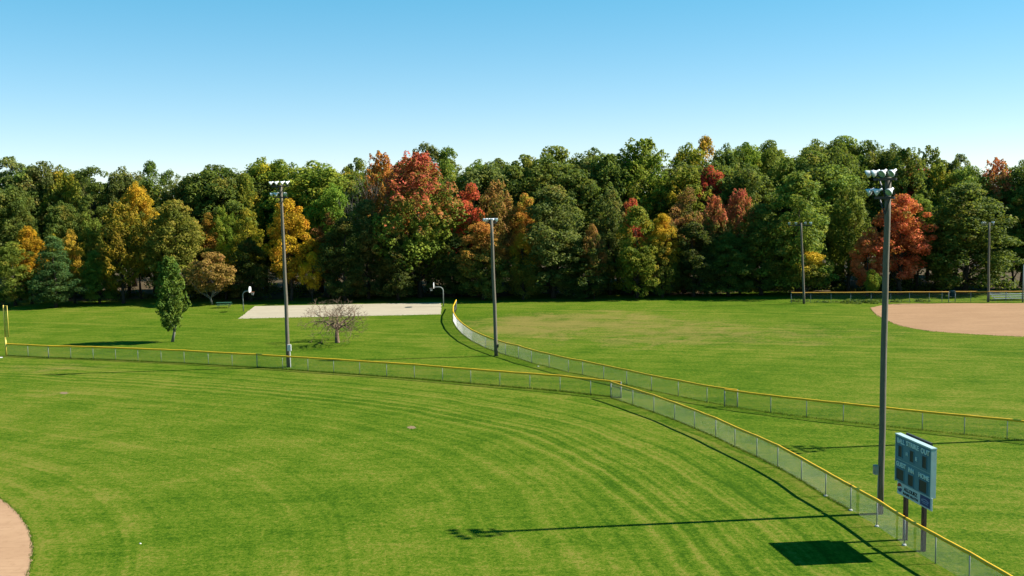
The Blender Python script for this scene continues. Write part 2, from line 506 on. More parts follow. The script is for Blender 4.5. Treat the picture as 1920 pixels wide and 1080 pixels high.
proto('oak1', 11, 'oak', 20, 11, .20, 290, 90, .18, .98)
proto('oak2', 12, 'oak', 20, 12, .18, 300, 90, .18, 1.05, gap=.12)
proto('oak3', 13, 'round', 20, 11, .22, 280, 90, .18, 1.0)
proto('sparse', 14, 'oak', 20, 11, .30, 130, 85, .18, .95, gap=.30, limbs=45)
proto('maple1', 15, 'round', 20, 11, .10, 260, 95, .18, .9, spiky=1.7)
proto('maple2', 16, 'oval', 20, 10, .12, 220, 95, .18, .9, spiky=1.6)
proto('ash1', 17, 'round', 18, 9, .16, 150, 130, .165, 1.05)
proto('ash2', 18, 'oval', 18, 8, .14, 140, 120, .165, 1.0, gap=.2)
proto('edge1', 19, 'edge', 18, 9, .03, 220, 120, .17, 1.05)
proto('edge2', 20, 'edge', 18, 9, .04, 200, 110, .175, 1.1, gap=.2)
proto('pine', 21, 'cone', 18, 9, .10, 190, 110, .15, 1.0, droop=.12, top=.95, r0=.28)
proto('small', 22, 'round', 9, 7, .25, 85, 130, .14, .85, r0=.16)

def place_tree(name, px, top, wpx, row, key, mat, label, cat='tree', group='trees of the autumn wood', rnd=random.Random(5), bark='bark', base_px=None, dY=0):
    me, tr, H, W = PROTO[key]
    Y = 149 - 8 * px / 1920 + row * 7 + 3 + rnd.uniform(-1.2, 1.2) + dY
    mid = at_depth(px, (top + 520) / 2, Y)
    z = at_depth(px, top, Y).z * .985
    w = max(.36 * z, wpx / F * Y * (1.08 if row < 1.5 else 1.36))
    r = thing(name, label, cat, (mid.x, Y, 0), rnd.uniform(0, 6.28), group)
    sc = (w / W, w / W, z / H)
    c = link('crown', me, r); c.scale = sc
    c.material_slots[0].link = 'OBJECT'; c.material_slots[0].material = L[mat]
    t = link('trunk', tr, r); t.scale = sc
    if bark != 'bark':
        t.material_slots[0].link = 'OBJECT'; t.material_slots[0].material = M[bark]
    return r

# ------------------------------------------------------------------ ground
FA1_PX = [(12, 667), (53, 669), (91.3, 671.3), (133, 672.3), (175, 673.7), (217, 675.3), (259, 677.3), (302.5, 679.3),
          (345.7, 681.3), (390.9, 684), (435.6, 686.7), (482.3, 689.3), (530.2, 692.4), (577.7, 696), (625.8, 699.2),
          (674.6, 702.6), (725.1, 706.6), (777, 710), (829.8, 714.6), (882.8, 719.4), (937.3, 724.1), (993.7, 728.7),
          (1050.3, 733.6), (1107.5, 740), (1164.4, 746.3)]
FA2_PX = [(1145.6, 746.3), (1186.7, 759.8), (1226, 773.4), (1265, 787.6), (1302, 803.2), (1341.9, 820), (1378, 838), (1419, 856.7),
          (1458.2, 876), (1502.6, 901), (1548, 930), (1595, 957), (1644, 987), (1695.5, 1022.3), (1753.8, 1056.7), (1817, 1094), (1886, 1137), (1962, 1184)]
FB1_PX = [(855.8, 579), (850.2, 592), (849.8, 603), (857, 616), (868, 627.5), (885, 640), (911, 653), (948, 666), (972, 672.4), (996.6, 680.8),
          (1029.8, 689), (1066, 698.6), (1092.5, 703.5), (1132, 712), (1175, 721.5), (1221.5, 732.7), (1271.7, 743.3), (1325.6, 754.5), (1382.5, 763.5)]
FB2_PX = [(1358.5, 762), (1445, 774), (1512, 782.4), (1581, 790.7), (1655, 798.6), (1729, 806.5), (1808, 815), (1888, 823.3), (1970, 832.5), (2055, 842)]
def gl(L_): return [G(x, y) for x, y in L_]
FA1, FA2, FB1, FB2 = gl(FA1_PX), gl(FA2_PX), gl(FB1_PX), gl(FB2_PX)

def poly_dist(P, line, side):
    """signed distance of points P (n,2) to a polyline; positive on the given side"""
    best = np.full(len(P), 1e9); sg = np.ones(len(P))
    line = [np.array(p)[:2] for p in line]
    for i in range(len(line) - 1):
        a, b = line[i], line[i + 1]
        d = b - a; L2 = d @ d
        t = ((P - a) @ d) / L2
        t = np.clip(t, -1e3 if i == 0 else 0, 1e3 if i == len(line) - 2 else 1)
        q = a + t[:, None] * d
        dist = np.linalg.norm(P - q, axis=1)
        cr = d[0] * (P[:, 1] - a[1]) - d[1] * (P[:, 0] - a[0])
        m = dist < best
        best[m] = dist[m]; sg[m] = np.sign(cr[m])
    return best * sg * side

# first infield: a circle that only reaches the lower left corner of the view
def circle3(a, b, c):
    ax, ay, bx, by, cx, cy = a.x, a.y, b.x, b.y, c.x, c.y
    d = 2 * (ax * (by - cy) + bx * (cy - ay) + cx * (ay - by))
    ux = ((ax**2 + ay**2) * (by - cy) + (bx**2 + by**2) * (cy - ay) + (cx**2 + cy**2) * (ay - by)) / d
    uy = ((ax**2 + ay**2) * (cx - bx) + (bx**2 + by**2) * (ax - cx) + (cx**2 + cy**2) * (bx - ax)) / d
    return Vector((ux, uy, 0)), math.hypot(ux - ax, uy - ay)
IC, IR = circle3(G(2, 936), G(44, 975), G(52, 1079))

xs = np.unique(np.concatenate([np.arange(-90, 90.1, 1.5), [-2500, -900, -400, -220, -150, -115], [115, 150, 220, 400, 900, 2500]]))
ys = np.unique(np.concatenate([np.arange(34, 160.1, 1.5), [-400, -100, 0, 20, 28], [175, 200, 260, 400, 900, 3500]]))
gx, gy = np.meshgrid(xs, ys)
gp = np.stack([gx.ravel(), gy.ravel()], 1)
gme = bpy.data.meshes.new('ground')
nx, ny = len(xs), len(ys)
gv = np.concatenate([gp, np.zeros((len(gp), 1))], 1)
gf = [(j * nx + i, j * nx + i + 1, (j + 1) * nx + i + 1, (j + 1) * nx + i) for j in range(ny - 1) for i in range(nx - 1)]
gme.from_pydata(gv.tolist(), [], gf)
ext = FA2 + [FA2[-1] + (FA2[-1] - FA2[-2]).normalized() * 60]
d1 = poly_dist(gp, FA1, -1); d2 = poly_dist(gp, ext, -1)
K = 4.0
fdv = -K * np.logaddexp(-np.clip(d1, -200, 200) / K, -np.clip(d2, -200, 200) / K)
fiv = np.linalg.norm(gp - np.array([IC.x, IC.y]), axis=1) - IR
def blob(px, py, rx, ry, s):
    c = G(px, py); e = G(px + rx, py); f = G(px, py - ry)
    wx = (e - c).length; wy = (f - c).length
    return s * np.exp(-(((gp[:, 0] - c.x) / wx) ** 2 + ((gp[:, 1] - c.y) / wy) ** 2))
dryv = 1.6 * (blob(1090, 606, 250, 24, .50) + blob(960, 612, 90, 18, .35) + blob(1360, 620, 330, 26, .32) + blob(1130, 590, 160, 8, .25) + blob(60, 690, 150, 10, .45)
        + blob(300, 692, 200, 8, .25) + blob(110, 738, 50, 10, .4) + blob(700, 806, 80, 10, .25) + blob(620, 1010, 160, 30, .18)
        + blob(1560, 640, 340, 24, .20) + blob(1100, 650, 260, 14, .18) + blob(600, 725, 400, 6, .15) + blob(640, 643, 26, 5, .35) + blob(335, 643, 24, 4, .3) + blob(690, 652, 60, 6, .25) + blob(1560, 945, 120, 30, .15) + blob(1730, 1035, 60, 16, .35) + blob(1150, 890, 120, 40, .08) + blob(1450, 880, 200, 30, .10))
for nm, vals in (('fence_distance', fdv), ('infield_distance', fiv), ('dryness', dryv)):
    at = gme.attributes.new(nm, 'FLOAT', 'POINT'); at.data.foreach_set('value', vals.astype(np.float32))
gme.materials.append(M['grass'])
ground = link('ground', gme); ground['kind'] = 'structure'

def sheet(name, pts, z, mat, jitter=0.0, seed=1, sub=1):
    rn = random.Random(seed)
    out = []
    n = len(pts)
    for i in range(n):
        a, b = pts[i], pts[(i + 1) % n]
        for k in range(sub):
            p = a.lerp(b, k / sub)
            out.append((p.x + rn.gauss(0, jitter), p.y + rn.gauss(0, jitter), z))
    me = bpy.data.meshes.new(name)
    bm = bmesh.new()
    f = bm.faces.new([bm.verts.new(p) for p in out])
    bmesh.ops.triangulate(bm, faces=[f]); bm.normal_update()
    for f in bm.faces:
        if f.normal.z < 0: f.normal_flip()
    bm.to_mesh(me); bm.free()
    me.materials.append(mat)
    o = link(name, me); o['kind'] = 'structure'
    return o
ring = [IC + Vector((math.cos(t), math.sin(t), 0)) * IR for t in np.linspace(0, 2 * math.pi, 160, endpoint=False)]
sheet('infield_dirt', ring, .004, M['dirt'], .035, 3, 4)
far_dirt = [(1631, 577), (1634, 582), (1642, 590), (1656, 598), (1672, 605.5), (1690, 611.5), (1715, 616.8), (1745, 620.8), (1780, 623.8), (1830, 627.2), (1880, 630), (1930, 631.8), (2000, 633.5), (2100, 633), (2160, 622), (2180, 600), (2160, 575), (2060, 568), (1920, 568.5), (1800, 568.8), (1720, 569), (1668, 570), (1650, 573)]
sheet('far_infield_dirt', gl(far_dirt), .004, M['dirt2'], .10, 4, 6)
court_px = [(447, 597.5), (826.5, 589.5), (827.5, 567), (478, 574)]
sheet('basketball_court', gl(court_px), .004, M['court'], .05, 5, 24)
for (cx, cy, rx, ry) in ((772, 801.5, 9, 3), (120, 737, 9, 2.0)):
    pts = [G(cx + rx * math.cos(t) * random.uniform(.7, 1.1), cy + ry * math.sin(t) * random.uniform(.7, 1.1)) for t in np.linspace(0, 2 * math.pi, 18, endpoint=False)][::-1]
    sheet('bare_soil_patch', pts, .004, M['soil'], .02, 6)
fl = []
for X in range(-110, 111, 5):
    fl.append(Vector((X, 149 - X * .055 + 4 + 2.0 * math.sin(X * .21) + 1.2 * math.sin(X * .53), 0)))
fl += [Vector((130, 230, 0)), Vector((-130, 230, 0))]
sheet('forest_floor', fl, .004, M['litter'], .3, 7, 4)
sheet('chalk_foul_line', [G(-60, 672), G(-60, 670), G(5, 669.4), G(5, 671)], .006, M['paper'])

# ------------------------------------------------------------------ chain link fences
post_me = MB().tube([(0, 0, 0), (0, 0, 1.19)], .026, 8).mesh('post', M['galv'], True)
term_mb = MB().tube([(0, 0, 0), (0, 0, 1.25)], .042, 8).tube([(0, 0, 1.25), (0, 0, 1.28), (0, 0, 1.30)], [.05, .045, .015], 8)
term_me = term_mb.mesh('terminal_post', M['galv'], True)
foot_me = MB().tube([(0, 0, 0), (0, 0, .05), (0, 0, .07)], [.10, .085, .04], 9).mesh('footing', M['concrete'])

def fence(name, label, pts, cap, h=1.22, ends=(True, True), terminals=(), gaps=(), footings=(), seed=1, group='yellow topped outfield fences', pitch=.072, wire=.0025):
    rn = random.Random(seed)
    o = pts[0]
    root = thing(name, label, 'fence', o, 0, group)
    k = h / 1.22
    tops = []
    for i, p in enumerate(pts):
        q = p - o
        end = (i == 0 and ends[0]) or (i == len(pts) - 1 and ends[1]) or i in terminals
        po = link('terminal_post' if end else 'post', term_me if end else post_me, root, q + Vector((0, 0, -.02)), rn.uniform(0, 6))
        po.scale = (1, 1, k)
        tops.append(q + Vector((rn.gauss(0, .008), rn.gauss(0, .008), h + rn.gauss(0, .010))))
        if i in footings:
            link('footing', foot_me, root, q + Vector((0, 0, 0)), rn.uniform(0, 6))
    for i in range(len(pts) - 1):
        a, b = tops[i], tops[i + 1]
        d = (b - a); Ls = d.length; u = d / Ls
        g0 = .10 if i in gaps else -.004
        seg = []
        ns = 5
        for s in range(ns):
            f = s / (ns - 1)
            p = a.lerp(b, f)
            p = p + u * (g0 * (1 - f) + .004 * f)
            p.z += -.012 * math.sin(math.pi * f) + rn.gauss(0, .004) * (0 < s < ns - 1)
            seg.append(p)
        MB().tube(seg, .074, 10, False).build('top_cap', cap, root, True)
        MB().tube([a - Vector((0, 0, .02)), b - Vector((0, 0, .02))], .018, 6, False).build('top_rail', M['galv'], root)
        # woven wire: straight diagonals both ways, from the ground to the rail
        qa, qb = pts[i] - o, pts[i + 1] - o
        dv = qb - qa; dv.z = 0; Lh = dv.length; dv /= Lh
        nrm = Vector((-dv.y, dv.x, 0))
        z0, z1 = .03, h - .05
        H = z1 - z0
        mb = MB()
        for sgn in (1, -1):
            s0 = -H
            while s0 < Lh:
                # wire from (s0,z0) to (s0+H,z1) for sgn=1, mirrored otherwise
                t0, t1 = max(0, -s0 / H), min(1, (Lh - s0) / H)
                if t1 - t0 > .02:
                    zz = (lambda t: z0 + H * t) if sgn == 1 else (lambda t: z1 - H * t)
                    p = qa + dv * (s0 + H * t0) + Vector((0, 0, zz(t0))) + nrm * (.003 * sgn)
                    q = qa + dv * (s0 + H * t1) + Vector((0, 0, zz(t1))) + nrm * (.003 * sgn)
                    mb.tube([p, q], wire, 3, False)
                s0 += pitch
        w = mb.build('chain_link', M['wire'], root); w['kind'] = 'stuff'
    return root

fence('outfield_fence', 'long yellow topped fence running straight from the foul pole past the left light pole', FA1, M['yellow'],
      terminals=(2, 11), gaps=(11,), seed=1)
fence('outfield_fence', 'yellow topped chain link fence sweeping down past the scoreboard to the bottom corner', FA2, M['yellow'],
      terminals=(), gaps=(11, 13), footings=(10, 11, 12, 13), ends=(True, False), seed=2)
fence('outfield_fence', 'yellow topped chain link fence curving away towards the end of the concrete court', FB1, M['yellow'], seed=3)
fence('outfield_fence', 'yellow topped chain link fence running behind the scoreboard to the edge of the view', FB2, M['yellow'], ends=(True, False), seed=4)
FC1 = gl([(1483.4, 568.5), (1520, 568.3), (1558, 568.1), (1595, 567.9), (1633, 567.7), (1670, 567.5), (1705, 567.3), (1742, 567.1), (1766, 567), (1778.5, 566.8)])
FC2 = gl([(1791, 566.6), (1820, 566.6), (1852, 566.5), (1886, 566.4), (1918, 566.3), (1955, 566.2)])
fence('backfield_fence', 'low fence with dull orange cap along the far dirt infield, in front of the woods', FC1, M['orange_cap'], h=1.42, terminals=(8,), seed=5, pitch=.11, wire=.0026, group='orange capped fences by the far infield')
fence('backfield_fence', 'short orange capped fence in front of the silver bleachers', FC2, M['orange_cap'], h=1.42, ends=(True, False), seed=6, pitch=.11, wire=.0026, group='orange capped fences by the far infield')
# open walk gate between the two
ga, gb = G(1778.5, 566.8), G(1791, 566.6)
gate = thing('fence_gate', 'narrow grey gate frame in the gap of the far orange capped fence', 'gate', ga)
q = gb - ga
MB().tube([(.05, 0, .08), (.05, 0, 1.4), (q.x - .05, q.y, 1.4), (q.x - .05, q.y, .08), (.05, 0, .08)], .022, 6).build('gate_frame', M['galv'], gate)
MB().tube([(.05, 0, .75), (q.x - .05, q.y, .75)], .015, 6).build('mid_rail', M['galv'], gate)

# taller unmown grass along the foot of the fences
def fringe(pts, dens, h0, h1, side, seed):
    r = np.random.default_rng(seed)
    V = []
    for a, b in zip(pts[:-1], pts[1:]):
        L_ = (b - a).length; n = int(L_ * dens)
        d = (b - a) / L_; nn = Vector((-d.y, d.x, 0))
        t = r.uniform(0, 1, n); o = r.normal(0, .05, n) + side
        h = r.uniform(h0, h1, n)
        base = np.array(a)[None] + np.array(b - a)[None] * t[:, None] + np.array(nn)[None] * o[:, None]
        ang = r.uniform(0, 6.28, n); w = .012
        dx = np.stack([np.cos(ang) * w, np.sin(ang) * w, 0 * ang], 1)
        lean = r.normal(0, .25, (n, 2)) * h[:, None]
        tip = base + np.concatenate([lean, h[:, None]], 1)
        V.append(np.stack([base - dx, base + dx, tip + dx * .3, tip - dx * .3], 1))
    V = np.concatenate(V).reshape(-1, 3)
    n = len(V) // 4
    return V, r.uniform(0, 1, n), np.zeros(n)
parts = [fringe(FA1, 150, .05, .17, -.03, 1), fringe(FA2[:12], 120, .04, .13, 0, 2), fringe(FB1, 90, .04, .13, 0, 3), fringe(FB2, 90, .05, .14, 0, 4)]
fr = link('fence_grass', leaf_mesh('fence_grass', np.concatenate([p[0] for p in parts]), np.concatenate([p[1] for p in parts]), np.concatenate([p[2] for p in parts])))
fr.data.materials[0] = leaf_mat('uncut_grass', (.028, .068, .005), (.06, .104, .012), k=1)
fr['kind'] = 'stuff'; fr['label'] = 'strip of taller uncut grass along the foot of the fences'; fr['category'] = 'grass'

parts = [fringe(ring[:1] + ring[1:] + ring[:1], 55, .03, .10, 0, 6), fringe(gl(far_dirt[:17]), 30, .04, .12, 0, 7), fringe(gl(court_px[:2]), 30, .04, .12, 0, 8)]
fr2 = link('edge_grass', leaf_mesh('edge_grass', np.concatenate([q[0] for q in parts]), np.concatenate([q[1] for q in parts]), np.concatenate([q[2] for q in parts])))
fr2.data.materials[0] = fr.data.materials[0]
fr2['kind'] = 'stuff'; fr2['label'] = 'ragged lip of grass round the dirt infields and the court edge'; fr2['category'] = 'grass'

# weeds in front of the far fence
def shrub_mass(name, spots, leaf, mat, label, cat, seed):
    r = np.random.default_rng(seed)
    Vs, Ts, Hs = [], [], []
    for (x, y, z, sx, sz, n) in spots:
        d = r.normal(size=(n, 3)); d /= np.linalg.norm(d, axis=1)[:, None]
        d[:, 2] = np.abs(d[:, 2]) if z < .01 else d[:, 2]
        P = np.array([x, y, z]) + d * np.array([sx, sx, sz]) * r.uniform(.4, 1, n)[:, None]
        nr = d * .6 + r.normal(size=(n, 3)) * .6 + np.array([0, 0, .2]); nr /= np.linalg.norm(nr, axis=1)[:, None]
        u = np.cross(nr, r.normal(size=(n, 3))); u /= np.linalg.norm(u, axis=1)[:, None]
        v = np.cross(nr, u); s = leaf * r.uniform(.6, 1.3, n)[:, None]
        Vs.append(np.stack([P - u * s, P - v * s * .6, P + u * s, P + v * s * .6], 1))
        Ts.append(np.clip(r.uniform(.2, .8) + r.normal(0, .15, n), 0, 1)); Hs.append(np.zeros(n))
    me = leaf_mesh(name, np.concatenate(Vs).reshape(-1, 3), np.concatenate(Ts), np.concatenate(Hs))
    me.materials[0] = L[mat] if isinstance(mat, str) else mat
    o = link(name, me); o['kind'] = 'stuff'; o['label'] = label; o['category'] = cat
    return o
rn = random.Random(9)
sp = []
for i in range(26):
    p = G(rn.uniform(1585, 1665), rn.uniform(566, 569.5))
    sp.append((p.x, p.y, 0, rn.uniform(.5, 1.0), rn.uniform(.2, .45), 70))
for i in range(26):
    p = G(rn.uniform(1484, 1765), rn.uniform(565, 567))
    sp.append((p.x, p.y, 0, rn.uniform(.4, .8), rn.uniform(.15, .5), 50))
shrub_mass('weeds', sp, .12, leaf_mat('weed_leaves', (.045, .09, .012), (.09, .14, .025), k=1), 'low green weeds along the far orange capped fence', 'weeds', 10)

# ------------------------------------------------------------------ the wood
T = [
 # px, top, width, row, shape, leaves, name, label
 (28, 296, 96, 2, 'oak2', 'olive', 'oak_tree', 'tall olive green oak at the far left end of the skyline'),
 (86, 303, 74, 2, 'oak1', 'olive', 'oak_tree', 'rounded olive oak on the skyline, second from the left end'),
 (121, 311, 34, 2, 'oak3', 'yellowgreen', 'broadleaf_tree', 'slim yellowish treetop between two olive oaks on the left skyline'),
 (178, 316, 84, 2, 'sparse', 'dark', 'oak_tree', 'open see-through dark oak crown on the left skyline above the gold tree'),
 (150, 321, 66, 2.4, 'oak1', 'olive', 'oak_tree', 'olive oak in the skyline dip between the slim yellowish top and the see-through oak'),
 (236, 314, 80, 2, 'oak3', 'olive', 'oak_tree', 'olive oak on the left skyline straight above the rusty gold tree'),
 (287, 305, 52, 3, 'sparse', 'dark', 'oak_tree', 'thin open treetop poking highest above the left skyline'),
 (322, 322, 44, 3, 'sparse', 'dark', 'oak_tree', 'small open treetop at the dip of the left skyline'),
 (258, 342, 52, 1, 'oak3', 'goldtop', 'broadleaf_tree', 'tree with an amber patch high behind the rusty gold tree'),
 (226, 380, 92, 0, 'maple2', 'goldolive', 'maple_tree', 'broad rusty gold tree with dark trunk left of the park maple'),
 (54, 427, 60, 0, 'ash1', 'gold', 'maple_tree', 'bright orange-gold crown low at the left, before dark green trees'),
 (106, 428, 26, 0.5, 'ash2', 'yellowgreen', 'broadleaf_tree', 'narrow bright yellow-green top just above the bluish pine'),
 (135, 428, 44, 0, 'ash2', 'amber', 'broadleaf_tree', 'small golden brown tree right of the bluish pine'),
 (100, 444, 84, -.6, 'pine', 'pine', 'pine_tree', 'bushy bluish green pine at the wood edge on the left'),
 (24, 456, 74, -.2, 'edge2', 'green', 'broadleaf_tree', 'dark green tree at the left wood edge beside the grey shrub'),
 (183, 470, 60, -.2, 'edge1', 'green', 'broadleaf_tree', 'fresh green low tree between the pine and the rusty gold tree'),
 (120, 378, 72, 1, 'oak3', 'dark', 'broadleaf_tree', 'dark green round crown above the bluish pine'),
 (166, 398, 60, 1, 'maple2', 'green', 'broadleaf_tree', 'mid green tree between the dark crown and the rusty gold tree'),
 (30, 352, 92, 1, 'oak1', 'dark', 'oak_tree', 'deep green oak below the skyline at the far left'),
 (330, 377, 104, 0, 'edge1', 'yolive', 'broadleaf_tree', 'big olive-yellow tree standing behind the park maple'),
 (402, 311, 128, 2, 'oak2', 'dark', 'oak_tree', 'wide dark green oak on the skyline left of the tall light pole'),
 (495, 297, 100, 3, 'oak3', 'yellowgreen', 'broadleaf_tree', 'high yellow-green crown on the skyline left of the left light pole'),
 (462, 330, 60, 2, 'maple1', 'yellowgreen', 'maple_tree', 'yellow speckled tree below the skyline left of the left light pole'),
 (420, 387, 62, 1, 'maple2', 'lime', 'broadleaf_tree', 'lime green tree beneath the wide dark oak'),
 (388, 397, 42, 1, 'ash2', 'amber', 'broadleaf_tree', 'amber tree wedged right of the big olive-yellow tree'),
 (395, 474, 78, -.5, 'small', 'brown', 'broadleaf_tree', 'small tan-brown tree with pale trunk above the picnic table'),
 (421, 450, 42, .3, 'ash2', 'gold', 'broadleaf_tree', 'bright yellow patch of a tree right above the tan-brown tree'),
 (464, 394, 64, .5, 'ash1', 'goldolive', 'broadleaf_tree', 'gold and brown tree left of the left light pole'),
 (468, 452, 70, 0, 'edge2', 'under', 'broadleaf_tree', 'dark leafy tree behind the left basketball hoop'),
 (542, 377, 82, 0, 'ash1', 'gold', 'ash_tree', 'brilliant golden tree right behind the left light pole'),
 (596, 303, 134, 2, 'oak3', 'yellowgreen', 'maple_tree', 'large yellow-green maple on the skyline right of the left light pole'),
 (628, 345, 96, 1.3, 'oak3', 'lime', 'maple_tree', 'lime green maple below the large yellow-green skyline maple'),
 (530, 300, 84, 3, 'oak1', 'lime', 'broadleaf_tree', 'green skyline tree directly behind the left pole lamps'),
 (672, 298, 56, 3, 'oak2', 'dark', 'oak_tree', 'dark green treetop on the skyline left of the red-topped maple'),
 (655, 314, 42, 2.5, 'oak3', 'yellowgreen', 'maple_tree', 'yellow tipped treetop beside the bare pale trees'),
 (613, 396, 40, .8, 'ash2', 'rust', 'maple_tree', 'small red treetop between the golden tree and the red-topped maple'),
 (584, 473, 46, -.2, 'small', 'gold', 'broadleaf_tree', 'small bright yellow sapling low beside the left light pole'),
 (645, 412, 82, 0, 'edge2', 'under', 'broadleaf_tree', 'brownish olive tree at the wood edge behind the bare park tree'),
 (688, 376, 84, .3, 'edge1', 'olive', 'broadleaf_tree', 'dusky olive tree left of the red-topped maple'),
 (718, 285, 76, 1.6, 'maple2', 'orange', 'maple_tree', 'orange crowned maple on the skyline, left shoulder of the red one'),
 (785, 290, 158, .4, 'maple1', 'maple', 'maple_tree', 'great maple turning from red top through orange to green'),
 (800, 272, 62, 3.2, 'sparse', 'olive', 'oak_tree', 'open crowned oak rising just behind the great red maple'),
 (842, 280, 58, 3.2, 'sparse', 'green', 'oak_tree', 'open green treetop on the skyline right of the great red maple'),
 (878, 341, 46, 1, 'ash2', 'red', 'maple_tree', 'dark red tree between the great maple and the middle light pole'),
 (931, 339, 82, .7, 'maple2', 'rust', 'maple_tree', 'rust orange tree behind the lamps of the middle light pole'),
 (986, 367, 52, .7, 'ash1', 'orange', 'maple_tree', 'small orange tree right of the middle light pole'),
 (898, 301, 84, 2.6, 'oak3', 'green', 'oak_tree', 'green oak on the skyline above the dark red tree'),
 (936, 298, 78, 3.2, 'oak1', 'dark', 'oak_tree', 'dark green oak on the skyline above the middle light pole'),
 (984, 292, 86, 2.6, 'oak2', 'green', 'oak_tree', 'green oak on the skyline just right of the middle light pole'),
 (905, 418, 90, 0, 'edge1', 'orangetop', 'broadleaf_tree', 'dim tree with orange tints at the wood edge behind the middle pole'),
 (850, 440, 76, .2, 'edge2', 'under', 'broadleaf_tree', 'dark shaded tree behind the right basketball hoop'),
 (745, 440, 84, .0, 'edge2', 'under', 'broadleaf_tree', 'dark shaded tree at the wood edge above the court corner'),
 (1043, 276, 122, 3, 'oak2', 'green', 'oak_tree', 'broad green oak making the hump of the middle skyline'),
 (1110, 279, 92, 3, 'oak3', 'dark', 'oak_tree', 'dark round oak right of the skyline hump'),
 (1080, 318, 104, 1.8, 'oak1', 'dark', 'oak_tree', 'deep green oak below the skyline hump'),
 (1160, 290, 80, 2.5, 'oak1', 'dark', 'oak_tree', 'dark oak left of the feathery pale green maple'),
 (1036, 350, 116, 0, 'edge1', 'olive', 'broadleaf_tree', 'pale olive tree leafy to the ground right of the middle light pole'),
 (1143, 353, 74, .6, 'maple2', 'olive', 'broadleaf_tree', 'pointed olive tree in the middle of the wood edge'),
 (1185, 376, 50, .8, 'ash1', 'red', 'maple_tree', 'red shoulder of a tree behind the pointed olive tree'),
 (1113, 422, 34, .0, 'small', 'rust', 'maple_tree', 'small rusty tree between two olive trees in the middle'),
 (1194, 390, 84, .1, 'edge2', 'yellowgreen', 'broadleaf_tree', 'yellowish olive tree leafy to the ground in the middle'),
 (1242, 402, 56, .1, 'edge1', 'goldtop', 'broadleaf_tree', 'olive tree with golden tips right of the yellowish olive one'),
 (980, 440, 58, -.3, 'edge2', 'goldtop', 'broadleaf_tree', 'low mustard tinted tree at the wood edge near the middle pole'),
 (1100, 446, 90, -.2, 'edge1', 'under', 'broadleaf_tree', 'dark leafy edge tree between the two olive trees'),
 (1206, 265, 120, 2.4, 'maple1', 'lime', 'maple_tree', 'feathery pale green maple standing above the middle skyline'),
 (1288, 270, 76, 3, 'oak3', 'yellowgreen', 'maple_tree', 'yellowish treetop right of the feathery pale green maple'),
 (1323, 259, 44, 3.6, 'sparse', 'amber', 'broadleaf_tree', 'thin tan treetop highest on the skyline right of centre'),
 (1364, 271, 66, 3, 'oak3', 'dark', 'oak_tree', 'dark green treetop right of the thin tan one'),
 (1398, 268, 70, 3, 'oak1', 'lime', 'oak_tree', 'light green oak on the skyline above the red-topped thin tree'),
 (1442, 265, 72, 3.4, 'oak2', 'green', 'oak_tree', 'green skyline oak between the light green oak and the far pole'),
 (1330, 312, 38, 2, 'oak3', 'red', 'maple_tree', 'red tip showing among green crowns right of centre'),
 (1288, 318, 112, 1.6, 'maple1', 'yellowgreen', 'maple_tree', 'wide yellow-green tree below the thin tan treetop'),
 (1282, 349, 58, .9, 'ash2', 'rust', 'maple_tree', 'thin reddish brown tree below the wide yellow-green tree'),
 (1342, 366, 66, .3, 'maple2', 'redtop', 'maple_tree', 'thin tree with red top, left of the pair right of centre'),
 (1388, 358, 74, .5, 'maple1', 'redtop', 'maple_tree', 'thin tree with red top, right of the pair right of centre'),
 (1402, 308, 96, 1.7, 'oak3', 'dark', 'oak_tree', 'bluish dark oak above the two red-topped thin trees'),
 (1254, 404, 52, .5, 'ash2', 'rust', 'broadleaf_tree', 'brownish orange tree right of the yellowish olive trees'),
 (1428, 384, 94, .2, 'edge1', 'dark', 'broadleaf_tree', 'dark green edge tree left of the far light pole'),
 (1300, 420, 84, .2, 'edge2', 'under', 'broadleaf_tree', 'shaded tree at the wood edge below the reddish brown tree'),
 (1365, 440, 84, .1, 'edge2', 'dark', 'broadleaf_tree', 'shaded dark tree under the two red-topped trees'),
 (1496, 328, 124, .4, 'edge2', 'green', 'broadleaf_tree', 'large green tree behind the lamps of the far light pole'),
 (1530, 263, 96, 3.6, 'oak3', 'green', 'oak_tree', 'green oak on the right skyline above the far light pole'),
 (1582, 257, 98, 3.8, 'oak2', 'green', 'oak_tree', 'highest green oak of the right skyline'),
 (1624, 264, 84, 3.8, 'oak1', 'dark', 'oak_tree', 'dark oak on the skyline above the near pole lamps'),
 (1674, 271, 72, 3.6, 'oak3', 'dark', 'oak_tree', 'dark oak on the skyline just right of the near pole lamps'),
 (1560, 310, 104, 2, 'oak1', 'green', 'oak_tree', 'mid green oak below the highest skyline oak'),
 (1470, 300, 90, 2.2, 'maple1', 'green', 'broadleaf_tree', 'green tree below the skyline left of the far light pole'),
 (1592, 350, 84, .6, 'maple2', 'green', 'broadleaf_tree', 'green tree left of the big red-orange tree'),
 (1516, 472, 76, -.3, 'small', 'goldtop', 'broadleaf_tree', 'low yellow-leaved tree at the foot of the far light pole'),
 (1690, 368, 104, .1, 'ash1', 'red', 'maple_tree', 'big red-orange tree right behind the near light pole'),
 (1628, 424, 54, .0, 'ash2', 'red', 'maple_tree', 'lower red tree left of the near light pole'),
 (1636, 506, 30, -.7, 'small', 'lime', 'broadleaf_tree', 'tiny yellow-green sapling left of the near light pole'),
 (1742, 275, 74, 3, 'maple2', 'green', 'maple_tree', 'spiky bright green treetop on the right skyline'),
 (1795, 291, 62, 2.8, 'oak2', 'dark', 'oak_tree', 'dark treetop sloping down the right skyline'),
 (1758, 312, 70, 1.9, 'maple1', 'yellowgreen', 'maple_tree', 'yellow-green tree below the spiky treetop on the right'),
 (1718, 307, 40, 2.4, 'oak3', 'red', 'maple_tree', 'small red-orange top between green crowns on the right'),
